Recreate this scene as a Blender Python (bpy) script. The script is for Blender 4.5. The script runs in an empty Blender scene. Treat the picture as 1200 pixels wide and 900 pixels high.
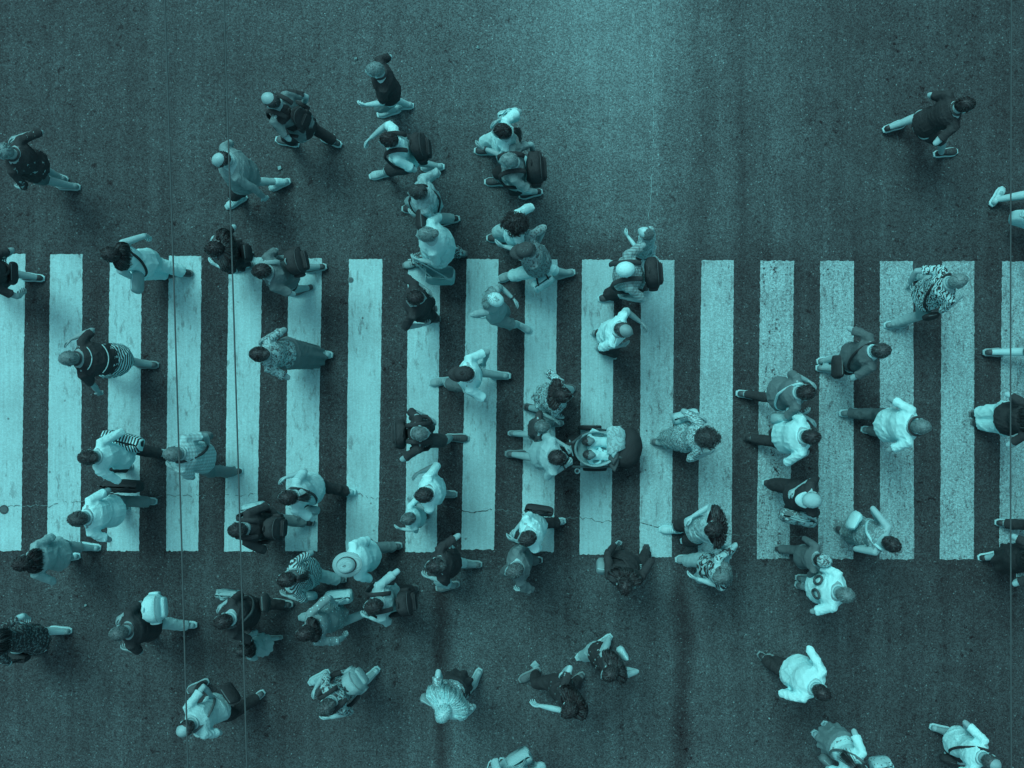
import bpy, bmesh, math, random
import numpy as np
from mathutils import Vector, Matrix
random.seed(7); RNG = np.random.default_rng(7)
SC = bpy.context.scene
COL = SC.collection
CAMH = 14.0; PPM = 96.0
rad = math.radians
def ground(px, py, z=0.0):
    k = (1 - z / CAMH) / PPM
    return np.array([(px - 600) * k, (450 - py) * k, z])
# ---------------------------------------------------------------- tones
DARK = np.array([38, 56, 60]) / 255; BRIGHT = np.array([134, 234, 242]) / 255
ILL = np.array([1.053, 1.046, 1.047])
def s2l(c): return np.where(c <= .04045, c / 12.92, ((c + .055) / 1.055) ** 2.4)
def tone(g):
    g = max(-0.2, min(1.08, g))
    c = s2l(np.clip(DARK + (BRIGHT - DARK) * g, 0, 1)) / ILL
    c = np.clip(c - np.array(SPEC), .001, .9)
    return (float(c[0]), float(c[1]), float(c[2]), 1)
SPEC = (.005, .0104, .0118)
class NT:
    def __init__(s, name):
        s.m = bpy.data.materials.new(name); s.m.use_nodes = True
        s.t = s.m.node_tree; s.t.nodes.clear()
        s.out = s.n('ShaderNodeOutputMaterial'); s.b = s.n('ShaderNodeBsdfPrincipled')
        s.l(s.b.outputs[0], s.out.inputs[0]); s._co = None
    def n(s, t): return s.t.nodes.new(t)
    def l(s, a, b): s.t.links.new(a, b)
    def setin(s, inp, v):
        if hasattr(v, 'is_output') or isinstance(v, bpy.types.NodeSocket): s.l(v, inp)
        else: inp.default_value = v
    def co(s):
        if s._co is None: s._co = s.n('ShaderNodeTexCoord').outputs['Object']
        return s._co
    def math(s, op, a, b=0.0, clamp=False):
        n = s.n('ShaderNodeMath'); n.operation = op; n.use_clamp = clamp
        s.setin(n.inputs[0], a); s.setin(n.inputs[1], b); return n.outputs[0]
    def add(s, *a):
        r = a[0]
        for x in a[1:]: r = s.math('ADD', r, x)
        return r
    def mul(s, a, b): return s.math('MULTIPLY', a, b)
    def scaled(s, v, sc=(1,1,1), rot=(0,0,0)):
        n = s.n('ShaderNodeMapping'); s.l(v, n.inputs[0]); n.inputs['Scale'].default_value = sc; n.inputs['Rotation'].default_value = rot
        return n.outputs[0]
    def noise(s, scale, vec=None, detail=2, rough=.5, dist=0):
        n = s.n('ShaderNodeTexNoise'); s.l(vec if vec is not None else s.co(), n.inputs['Vector'])
        n.inputs['Scale'].default_value = scale; n.inputs['Detail'].default_value = detail
        n.inputs['Roughness'].default_value = rough; n.inputs['Distortion'].default_value = dist
        return n.outputs['Fac']
    def voro(s, scale, vec=None, feat='F1', out='Distance'):
        n = s.n('ShaderNodeTexVoronoi'); n.feature = feat; s.l(vec if vec is not None else s.co(), n.inputs['Vector'])
        n.inputs['Scale'].default_value = scale; return n.outputs[out]
    def wave(s, scale, vec=None, axis='X', dist=0, dscale=1):
        n = s.n('ShaderNodeTexWave'); n.bands_direction = axis; s.l(vec if vec is not None else s.co(), n.inputs['Vector'])
        n.inputs['Scale'].default_value = scale; n.inputs['Distortion'].default_value = dist; n.inputs['Detail Scale'].default_value = dscale
        return n.outputs['Fac']
    def remap(s, v, a, b, c=0.0, d=1.0, smooth=True):
        n = s.n('ShaderNodeMapRange'); n.interpolation_type = 'SMOOTHSTEP' if smooth else 'LINEAR'
        s.setin(n.inputs[0], v)
        for i, x in enumerate((a, b, c, d)): s.setin(n.inputs[i + 1], x)
        return n.outputs[0]
    def ramp(s, v, pts):
        n = s.n('ShaderNodeValToRGB'); r = n.color_ramp; r.interpolation = 'LINEAR'
        while len(r.elements) > 1: r.elements.remove(r.elements[-1])
        for i, (p, c) in enumerate(pts):
            e = r.elements[0] if i == 0 else r.elements.new(p)
            e.position = p; e.color = (c, c, c, 1) if isinstance(c, (int, float)) else c
        s.setin(n.inputs[0], v); return n.outputs[0]
    def toned(s, g):                       # scalar tone value -> surface colour
        n = s.remap(g, -.15, 1.05, 0, 1, smooth=False)
        return s.ramp(n, [(i / 8, tone(-.15 + 1.2 * i / 8)) for i in range(9)])
    def finish(s, col, rough=.75, spec=.3, bump=None, bstr=.3, bdist=.01):
        s.setin(s.b.inputs['Base Color'], col); s.setin(s.b.inputs['Roughness'], rough)
        s.b.inputs['Specular IOR Level'].default_value = spec; s.b.inputs['Specular Tint'].default_value = (.42, .88, 1, 1)
        if bump is not None:
            n = s.n('ShaderNodeBump'); n.inputs['Strength'].default_value = bstr; n.inputs['Distance'].default_value = bdist
            s.l(bump, n.inputs['Height']); s.l(n.outputs[0], s.b.inputs['Normal'])
        return s.m
MC = {}
def lift(g): return g + .055 * (1 - g) ** 2
def cloth(g, pat=None, g2=.0, sc=1.0):
    cc = lambda q: .46 + (q - .46) * 1.16
    g = lift(max(0, cc(g))) * 1.05; g2 = lift(max(0, cc(g2))) * 1.05
    key = ('cloth', round(g, 3), pat, g2, sc)
    if key in MC: return MC[key]
    t = NT('cloth'); v = t.add(t.mul(t.math('SUBTRACT', t.noise(9, detail=3), .5), .10), g - .0)
    v = t.add(v, t.mul(t.math('SUBTRACT', t.noise(160, detail=1), .5), .10))
    if pat:
        if pat == 'stripes': f = t.remap(t.wave(9 * sc, axis='X'), .45, .55)
        elif pat == 'hoops': f = t.remap(t.wave(9 * sc, axis='Z', dist=1.5, dscale=2), .45, .55)
        elif pat == 'diag': f = t.remap(t.wave(8 * sc, axis='DIAGONAL', dist=2, dscale=3), .45, .6)
        elif pat == 'zebra': f = t.remap(t.wave(8 * sc, axis='DIAGONAL', dist=9, dscale=2.2), .60, .72)
        elif pat == 'floral':
            f = t.remap(t.noise(26 * sc, detail=3, rough=.6, dist=1.2), .48, .56)
        elif pat == 'dots': f = t.remap(t.voro(20 * sc), .26, .18)
        elif pat == 'speckle': f = t.remap(t.noise(60 * sc, detail=2, rough=.7), .48, .60)
        elif pat == 'patches': f = t.math('MULTIPLY', t.remap(t.noise(24 * sc, detail=1), .60, .64), t.remap(t.voro(11 * sc), .5, .3))
        elif pat == 'camo': f = t.remap(t.noise(11 * sc, detail=4, rough=.62, dist=1.5), .46, .52)
        elif pat == 'check':
            n = t.n('ShaderNodeTexChecker'); t.l(t.co(), n.inputs['Vector']); n.inputs['Scale'].default_value = 20 * sc; f = n.outputs['Fac']
        elif pat == 'plaid':
            f = t.math('MULTIPLY', t.add(t.remap(t.wave(7 * sc, axis='X'), .4, .6), t.remap(t.wave(7 * sc, axis='Z'), .4, .6)), .5)
        elif pat == 'weave':
            f = t.remap(t.noise(70 * sc, vec=t.scaled(t.co(), (1, .35, .6))), .42, .6)
        elif pat == 'block': f = t.remap(t.noise(4.2 * sc, detail=0), .5, .52)
        v = t.add(v, t.mul(f, g2 - g))
    bm = t.add(t.noise(14, detail=4, rough=.6, dist=.8), t.mul(t.noise(260, detail=1), .12))
    m = t.finish(t.toned(v), rough=.85, spec=.25, bump=bm, bstr=.5, bdist=.025)
    try: pass
    except Exception: pass
    MC[key] = m; return m
def skin(g):
    key = ('skin', round(g, 2))
    if key in MC: return MC[key]
    t = NT('skin'); v = t.add(t.mul(t.math('SUBTRACT', t.noise(22, detail=3), .5), .14), .5 + (g - .5) * 1.2)
    MC[key] = t.finish(t.toned(v), rough=.5, spec=.4, bump=t.noise(90, detail=2), bstr=.12, bdist=.004); return MC[key]
def hairm(g, var=.16):
    g = g + .03 * (1 - g) ** 3; key = ('hair', round(g, 2), var)
    if key in MC: return MC[key]
    t = NT('hair'); ge = t.n('ShaderNodeNewGeometry')
    v = t.add(t.mul(t.math('SUBTRACT', ge.outputs['Random Per Island'], .5), var), g, t.mul(t.math('SUBTRACT', t.noise(60, detail=2), .5), var * .8))
    MC[key] = t.finish(t.toned(v), rough=.36, spec=.32, bump=t.noise(140, detail=2), bstr=.5, bdist=.006); return MC[key]
def plain(g, rough=.6, spec=.4, name='plain', metal=0):
    g = lift(g); key = (name, round(g, 2), rough, spec)
    if key in MC: return MC[key]
    t = NT(name); v = t.add(t.mul(t.math('SUBTRACT', t.noise(30, detail=3), .5), .08), g)
    MC[key] = t.finish(t.toned(v), rough=rough, spec=spec, bump=t.noise(120), bstr=.1, bdist=.003); return MC[key]
def straw(g):
    t = NT('straw'); v = t.add(g, t.mul(t.math('SUBTRACT', t.wave(60, axis='Z'), .5), .12), t.mul(t.math('SUBTRACT', t.noise(90), .5), .15))
    return t.finish(t.toned(v), rough=.8, spec=.2, bump=t.noise(120), bstr=.4, bdist=.005)
# ---------------------------------------------------------------- mesh builder
def unit(v):
    v = np.asarray(v, float); n = np.linalg.norm(v); return v / n if n > 1e-9 else np.array([0, 0, 1.0])
class MB:
    def __init__(s): s.v = []; s.f = []; s.mi = []; s.k = 0
    def addv(s, pts):
        i = len(s.v); s.v.extend([tuple(map(float, p)) for p in pts]); return i
    def face(s, idx, mi=0): s.f.append(tuple(idx)); s.mi.append(mi)
    def loft(s, rings, n=14, mi=0, sq=2.0, pleat=None):
        # rings: (centre, axisA*ra, axisB*rb)
        ids = []
        for j, (c, A, B) in enumerate(rings):
            pts = []
            for i in range(n):
                a = 2 * math.pi * i / n; ca, sa = math.cos(a), math.sin(a)
                if sq != 2.0:
                    ca = math.copysign(abs(ca) ** (2 / sq), ca); sa = math.copysign(abs(sa) ** (2 / sq), sa)
                k = 1.0
                if pleat: k += pleat[j] * math.sin(pleat[-1] * a + 1.3 * math.sin(2 * a))
                pts.append(np.asarray(c) + (np.asarray(A) * ca + np.asarray(B) * sa) * k)
            ids.append(s.addv(pts))
        for a, b in zip(ids[:-1], ids[1:]):
            for i in range(n):
                j = (i + 1) % n; s.face((a + i, a + j, b + j, b + i), mi)
        s.face([ids[0] + i for i in range(n)][::-1], mi); s.face([ids[-1] + i for i in range(n)], mi)
    def tube(s, pts, radii, n=10, mi=0, flat=1.0, side=None, round_ends=True):
        P = [np.asarray(p, float) for p in pts]; R = list(radii)
        T = []
        for i in range(len(P)):
            a = P[max(0, i - 1)]; b = P[min(len(P) - 1, i + 1)]; T.append(unit(b - a))
        up = np.asarray(side, float) if side is not None else (np.array([0, 0, 1.0]) if abs(T[0][2]) < .9 else np.array([0, 1.0, 0]))
        rings = []
        A = None
        for i, (p, r) in enumerate(zip(P, R)):
            t = T[i]
            if A is None or side is not None: A = unit(up - t * np.dot(up, t))
            else: A = unit(A - t * np.dot(A, t))
            B = np.cross(t, A); rings.append((p, A * r, B * r * flat))
        if round_ends:
            e = [(.92, .38), (.7, .71), (.38, .92)]
            c, A0, B0 = rings[0]; r = R[0] * min(1, flat); st = [(c - T[0] * r * q, A0 * w, B0 * w) for w, q in e]
            c, A1, B1 = rings[-1]; r2 = R[-1] * min(1, flat); en = [(c + T[-1] * r2 * q, A1 * w, B1 * w) for w, q in e]
            rings = st[::-1] + rings + en
        s.loft(rings, n, mi)
    def ball(s, c, r, n=12, m=8, mi=0, R=None):
        r = np.broadcast_to(np.asarray(r, float), (3,)); R = np.eye(3) if R is None else R
        rings = []
        for j in range(m):
            ph = math.pi * (j + .5) / m; z = -math.cos(ph); w = math.sin(ph)
            rings.append((np.asarray(c) + R @ np.array([0, 0, z * r[2]]), R @ np.array([w * r[0], 0, 0]), R @ np.array([0, w * r[1], 0])))
        s.loft(rings, n, mi)
    def box(s, c, h, R=None, mi=0, bev=.0, taper=(1, 1), sq=7):
        R = np.eye(3) if R is None else R; c = np.asarray(c, float)
        b = bev or min(h) * .25
        zs = [(-h[2], 1 - b / max(min(h[0], h[1]), 1e-6) * .9), (-h[2] + b * .5, .97), (h[2] - b * .5, .97), (h[2], 1 - b / max(min(h[0], h[1]), 1e-6) * .9)]
        zs = [(-h[2], max(.3, zs[0][1])), (-h[2] + b, 1), (h[2] - b, 1), (h[2], max(.3, zs[3][1]))]
        rings = []
        for z, w in zs:
            tt = (z + h[2]) / (2 * h[2]); kx = 1 + (taper[0] - 1) * tt; ky = 1 + (taper[1] - 1) * tt
            rings.append((c + R @ np.array([0, 0, z]), R @ np.array([h[0] * w * kx, 0, 0]), R @ np.array([0, h[1] * w * ky, 0])))
        s.loft(rings, 24, mi, sq=sq)
    def mesh(s, name):
        me = bpy.data.meshes.new(name); me.from_pydata(s.v, [], s.f)
        me.polygons.foreach_set('material_index', s.mi); me.polygons.foreach_set('use_smooth', [True] * len(s.f)); me.update()
        return me
JOBS = []
def tag(o, label=None, cat=None, group=None, kind=None):
    for k, v in (('label', label), ('category', cat), ('group', group), ('kind', kind)):
        if v: o[k] = v
    return o
def link(name, mb, mats, parent=None, voxel=None, extra=None, fold=0, smooth=6, seed=0, flatsh=False):
    me = mb.mesh(name); o = bpy.data.objects.new(name, me); COL.objects.link(o)
    mats = mats if isinstance(mats, (list, tuple)) else [mats]
    for m in mats: me.materials.append(m)
    if parent is not None: o.parent = parent
    if flatsh: me.polygons.foreach_set('use_smooth', [False] * len(me.polygons))
    if voxel:
        r = o.modifiers.new('r', 'REMESH'); r.mode = 'VOXEL'; r.voxel_size = voxel; r.use_smooth_shade = True
        q = o.modifiers.new('s', 'SMOOTH'); q.factor = .5; q.iterations = smooth
    if voxel or extra or fold: JOBS.append((o, mats, extra, fold, seed, bool(voxel)))
    return o
def wrinkle(co, seed, amp):
    r = np.random.default_rng(seed); out = np.zeros(len(co))
    for k in range(8):
        d = r.normal(size=3); d[2] *= .6; d /= np.linalg.norm(d); f = r.uniform(14, 48)
        q = co @ d * f + 1.3 * np.sin(co @ r.normal(size=3) * 8 + r.uniform(0, 6)) + r.uniform(0, 6)
        gate = np.clip(np.sin(co @ r.normal(size=3) * 10 + r.uniform(0, 6)) * 1.4 - .1, 0, 1)
        out += ((1 - np.abs(np.sin(q))) ** 3.2 * gate - .10) * (30 / (f + 8))
    return out * amp * .85
def run_jobs():
    dg = bpy.context.evaluated_depsgraph_get(); res = []
    for o, mats, extra, fold, seed, vx in JOBS:
        res.append(bpy.data.meshes.new_from_object(o.evaluated_get(dg)) if vx else o.data.copy())
    for (o, mats, extra, fold, seed, vx), me in zip(JOBS, res):
        o.modifiers.clear()
        if fold:
            n = len(me.vertices); co = np.empty(n * 3); nr = np.empty(n * 3)
            me.vertices.foreach_get('co', co); me.vertices.foreach_get('normal', nr)
            co = co.reshape(-1, 3); nr = nr.reshape(-1, 3)
            co = co + nr * (wrinkle(co, seed, fold) - .2 * fold)[:, None]; me.vertices.foreach_set('co', co.ravel())
        if extra is not None and extra.v:
            em = extra.mesh('tmp'); b = bmesh.new(); b.from_mesh(me); b.from_mesh(em); b.to_mesh(me); b.free(); bpy.data.meshes.remove(em)
        me.materials.clear()
        for m in mats: me.materials.append(m)
        me.polygons.foreach_set('use_smooth', [True] * len(me.polygons)); me.update()
        old = o.data; nm = old.name; o.data = me; bpy.data.meshes.remove(old); me.name = nm
SKYS, SUNS, EXPO = .10, 1.5, 0.15
# ---------------------------------------------------------------- people
def ik(a, t, l1, l2, pole):
    a = np.asarray(a, float); t = np.asarray(t, float); d = t - a; L = np.linalg.norm(d)
    mx = (l1 + l2) * .995
    if L > mx: d = d / L * mx; L = mx
    if L < abs(l1 - l2) + .02: L = abs(l1 - l2) + .02; d = unit(d) * L
    u = d / np.linalg.norm(d); x = (l1 * l1 - l2 * l2 + L * L) / (2 * L); h = math.sqrt(max(0, l1 * l1 - x * x))
    p = np.asarray(pole, float); p = unit(p - u * np.dot(p, u))
    return a + u * x + p * h, a + u * L
def rotz(a): c, s = math.cos(a), math.sin(a); return np.array([[c, -s, 0], [s, c, 0], [0, 0, 1.0]])
def rotx(a): c, s = math.cos(a), math.sin(a); return np.array([[1.0, 0, 0], [0, c, -s], [0, s, c]])
def roty(a): c, s = math.cos(a), math.sin(a); return np.array([[c, 0, s], [0, 1.0, 0], [-s, 0, c]])
def sstep(a, b, x): t = max(0, min(1, (x - a) / (b - a))); return t * t * (3 - 2 * t)
HAXES = np.array([.078, .098, .118])
def head_mesh(mb, c, R, k):
    n, m = 22, 16; ids = []
    for j in range(m + 1):
        ph = math.pi * j / m; z = math.cos(ph); w = math.sin(ph); row = []
        for i in range(n):
            a = 2 * math.pi * i / n; d = np.array([w * math.sin(a), w * math.cos(a), z]); p = d * HAXES
            if z < 0: p[0] *= 1 - .28 * (-z); p[1] *= 1 - .16 * (-z) if d[1] > 0 else 1 - .35 * (-z)
            fr = sstep(.75, 1, d[1]) if True else 0
            nose = math.exp(-((d[0] / .16) ** 2 + ((z + .12) / .2) ** 2)) * sstep(.3, .9, d[1]); p[1] += .026 * nose
            for e in (-1, 1): p[1] -= .010 * math.exp(-(((d[0] - e * .36) / .15) ** 2 + ((z - .06) / .12) ** 2)) * sstep(.3, .8, d[1])
            p[1] += .006 * math.exp(-(((z - .25) / .1) ** 2)) * fr
            p[1] -= .005 * math.exp(-((d[0] / .3) ** 2 + ((z + .47) / .05) ** 2)) * sstep(.3, .8, d[1])
            p[1] += .008 * math.exp(-((d[0] / .25) ** 2 + ((z + .8) / .15) ** 2)) * sstep(0, .5, d[1])
            row.append(c + R @ (p * k))
        ids.append(mb.addv(row))
    for a, b in zip(ids[:-1], ids[1:]):
        for i in range(n): j = (i + 1) % n; mb.face((a + i, b + i, b + j, a + j))
    for e in (-1, 1):
        mb.ball(c + R @ (np.array([e * .080, -.005, -.005]) * k), np.array([.011, .02, .032]) * k, 8, 6, 0, R @ rotz(e * .3))
        mb.ball(c + R @ (np.array([e * .029, .081, .008]) * k), np.array([.012, .009, .008]) * k, 8, 6, 1, R)
def strand(mb, pts, w, mi=0):
    mb.tube(pts, [w * q for q in np.linspace(1, .35, len(pts))], 4, mi, flat=.55, round_ends=False)
def hair_mesh(style, c, R, k, rng, nk, cov=1.0):
    mb = MB(); ax = HAXES * k
    thick = {'short': 1.07, 'buzz': 1.03, 'fringe': 1.05, 'long': 1.10, 'bun': 1.07, 'tail': 1.07, 'curly': 1.32, 'bob': 1.14, 'afro': 1.5}.get(style, 1.07)
    back = {'short': -.45, 'buzz': -.45, 'fringe': -.5, 'bob': -1, 'long': -1, 'curly': -.9, 'afro': -.9}.get(style, -.6)
    def rr(d):
        x, y, z = d; face = sstep(.30, .55, y) * sstep(.62, .30, z); low = sstep(back, back - .25, z) * sstep(.2, -.1, y)
        side = sstep(-.15, -.4, z) * sstep(-.3, .1, y)
        r = thick * (1 - max(face, low, side if style not in ('long', 'bob') else side * sstep(.1, .3, y))) + .9 * max(face, low, side if style not in ('long', 'bob') else side * sstep(.1, .3, y))
        if style == 'fringe': t = sstep(.38, .62, z + .25 * y); r = r * (1 - t) + .9 * t
        return r
    n, m = 26, 18; ids = []
    ph0 = rng.uniform(0, 6, 6)
    for j in range(m + 1):
        ph = math.pi * j / m; z = math.cos(ph); w = math.sin(ph); row = []
        for i in range(n):
            a = 2 * math.pi * i / n; d = np.array([w * math.sin(a), w * math.cos(a), z]); r = rr(d)
            if r > .95: r *= 1 + (.05 if style in ('curly', 'afro') else .012) * (math.sin(7 * a + ph0[0] + 3 * z) + math.sin(11 * z + ph0[1] + 2 * a))
            row.append(c + R @ (d * ax * r + np.array([0, -.006, .004]) * k))
        ids.append(mb.addv(row))
    for a, b in zip(ids[:-1], ids[1:]):
        for i in range(n): j = (i + 1) % n; mb.face((a + i, b + i, b + j, a + j))
    crown = unit([.12 * rng.choice([-1, 1]), -.45, .9])
    ns = {'buzz': 140, 'fringe': 120, 'curly': 420, 'afro': 480, 'short': 240}.get(style, 260)
    for q in range(ns):
        d = unit(rng.normal(size=3)); d[2] = abs(d[2]) if rng.random() < .8 else d[2]; d = unit(d); r = rr(d)
        if r < 1.0: continue
        if style in ('curly', 'afro'):
            p0 = d * ax * r * .97; e1 = unit(np.cross(d, rng.normal(size=3))); e2 = np.cross(d, e1); rad_ = rng.uniform(.010, .02) * k; pts = []
            for t in range(6): a = t * 1.15; pts.append(c + R @ (p0 + (e1 * math.cos(a) + e2 * math.sin(a)) * rad_ + d * rad_ * .45 * t))
            strand(mb, pts, .0048 * k); continue
        ax_ = np.cross(crown, d); L = np.linalg.norm(ax_)
        if L < .05: continue
        ax_ /= L; ax_ = unit(ax_ + rng.normal(size=3) * .12); pts = []
        ln = rng.uniform(.25, .6) * (.5 if style == 'buzz' else 1)
        for t in np.linspace(0, ln, 4):
            dd = d * math.cos(t) + np.cross(ax_, d) * math.sin(t) + ax_ * np.dot(ax_, d) * (1 - math.cos(t)); r2 = max(rr(dd), .93)
            pts.append(c + R @ (dd * ax * (r2 + .015 + .02 * rng.random()) + np.array([0, -.006, .004]) * k))
        strand(mb, pts, rng.uniform(.0035, .0075) * k)
    if style in ('long', 'bob'):
        ln = nk if style == 'long' else .10
        wd = 1.0 * cov
        rings = []
        for t in (0, .06, .14, .24, .36, .5, .66, .83, 1):
            tp_ = .42 + .58 * min(1, t / .24) ** .6; q = c + R @ (np.array([0, -.045, -.0]) * k) + np.array([0, -.045 * math.sin(t * 1.6), -t * (ln + .08)]) * k
            rings.append((q, np.array([(.085 + .035 * math.sin(t * 2.6)) * wd * (1 - .35 * t ** 4) * tp_, 0, 0]) * k, np.array([0, (.062 - .02 * t) * cov * tp_, 0]) * k))
        mb.loft(rings, 18)
        for q in range(300):
            a = rng.uniform(math.pi * .9, 2.1 * math.pi); pts = []
            o = rng.normal(size=2) * .006
            for t in np.linspace(rng.uniform(0, .3), rng.uniform(.75, 1.12), 6):
                qn = c + R @ (np.array([0, -.045, 0]) * k) + np.array([0, -.045 * math.sin(t * 1.6), -t * (ln + .08)]) * k
                tp_ = .42 + .58 * min(1, t / .24) ** .6; A = ((.088 + .035 * math.sin(t * 2.6)) * wd * (1 - .3 * t ** 4)) * tp_ + .003 + .012 * (q % 5) / 5; B = (.064 - .02 * t) * cov * tp_ + .003 + .012 * (q % 5) / 5
                pts.append(qn + np.array([math.cos(a) * A + o[0] * t * 2, math.sin(a) * B + o[1] * t * 2 + .004 * math.sin(9 * t + q), 0]) * k)
            strand(mb, pts, rng.uniform(.004, .008) * k)
    if style == 'bun':
        bc = c + R @ (np.array([0, -.105, .06]) * k); mb.ball(bc, .042 * k, 12, 8)
        for q in range(60):
            e1 = unit(rng.normal(size=3)); e2 = unit(np.cross(e1, rng.normal(size=3)))
            strand(mb, [bc + (e1 * math.cos(a) + e2 * math.sin(a)) * .044 * k for a in np.linspace(0, 1.8, 5)], .005 * k)
    if style == 'tail':
        b0 = c + R @ (np.array([0, -.10, .035]) * k)
        for q in range(80):
            o = rng.normal(size=3) * .012; pts = []
            for t in np.linspace(0, 1, 6):
                pts.append(b0 + np.array([o[0] * 2 * (.4 + t), -.04 - .07 * math.sin(t * 1.5) + o[1] * t, -.30 * t ** 1.4 * rng.uniform(.9, 1.1) + o[2]]) * k)
            strand(mb, pts, .008 * k)
    return mb
def hand_mesh(mb, wr, d, k, nrm, thumb, curl=.5, mi=0):
    d = unit(d); nrm = unit(nrm - d * np.dot(nrm, d)); s = np.cross(d, nrm)
    if np.dot(s, thumb) < 0: s = -s
    mb.loft([(wr - d * .02 * k, s * .025 * k, nrm * .02 * k), (wr + d * .025 * k, s * .033 * k, nrm * .017 * k), (wr + d * .065 * k, s * .042 * k, nrm * .014 * k), (wr + d * .094 * k, s * .040 * k, nrm * .011 * k)], 12, mi)
    for i, (o, L) in enumerate(((.031, .070), (.0105, .080), (-.0105, .074), (-.031, .058))):
        p = wr + (d * (.088 - abs(o) * .12) + s * o) * k; pts = [p]; a = .15; dd = d
        for t in range(3):
            a += curl * (.75 + .12 * i); q = d * math.cos(a) + nrm * math.sin(a) + s * o * 2.2; pts.append(pts[-1] + unit(q) * L * k * (.42, .32, .26)[t])
        mb.tube(pts, [.0098 * k, .0095 * k, .0085 * k, .0068 * k], 7, mi)
    p = wr + (d * .022 + s * .026) * k
    mb.tube([p, p + (d * .026 + s * .026 + nrm * .008) * k, p + (d * .056 + s * .034 + nrm * .022) * k, p + (d * .078 + s * .030 + nrm * .034) * k], [.014 * k, .0125 * k, .0105 * k, .008 * k], 7, mi)
class Fig: pass
def foot_frame(F, i):
    return F.foot[i]
def shoe(F, i, g, sole_g, parent, sandal=False):
    o, y, pitch = F.foot[i]; k = F.s; R = rotz(y) @ rotx(-pitch); ball = np.array([0, .12, 0]) * k
    def T(p): return o + rotz(y) @ (ball + rotx(-pitch) @ (np.asarray(p) * k - ball))
    st = [(-.075, .022, .03), (-.06, .034, .045), (-.02, .037, .05), (.03, .037, .046), (.075, .043, .036), (.125, .047, .028), (.165, .042, .022), (.19, .026, .016)]
    bx = R @ np.array([1.0, 0, 0]); bz = R @ np.array([0, 0, 1.0])
    up = MB(); up.loft([(T((0, a, .022 + h)), bx * w * k, bz * h * k) for a, w, h in st], 14)
    lo = MB(); lo.loft([(T((0, a, .014)), bx * (w + .011) * k, bz * .015 * k) for a, w, h in [(-.090, .020, 0)] + st + [(.210, .018, 0)]], 14, sq=3)
    if F.cuts.get('sock'): pass
    u = link('sandal' if sandal else 'shoe', up, plain(g, .55, .4, 'shoe'), parent, fold=0)
    link('sole', lo, plain(sole_g, .7, .3, 'sole'), u)
    if not sandal:
        la = MB()
        for q in range(4):
            a = .045 + q * .02; h = .046 - q * .004
            la.tube([T((-.024, a, .022 + 2 * h - .012)), T((0, a + .004, .026 + 2 * h)), T((.024, a, .022 + 2 * h - .012))], [.0035 * k] * 3, 5)
        link('laces', la, plain(g * .5 + sole_g * .3, .8, .2, 'laces'), u)
    return u
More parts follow.
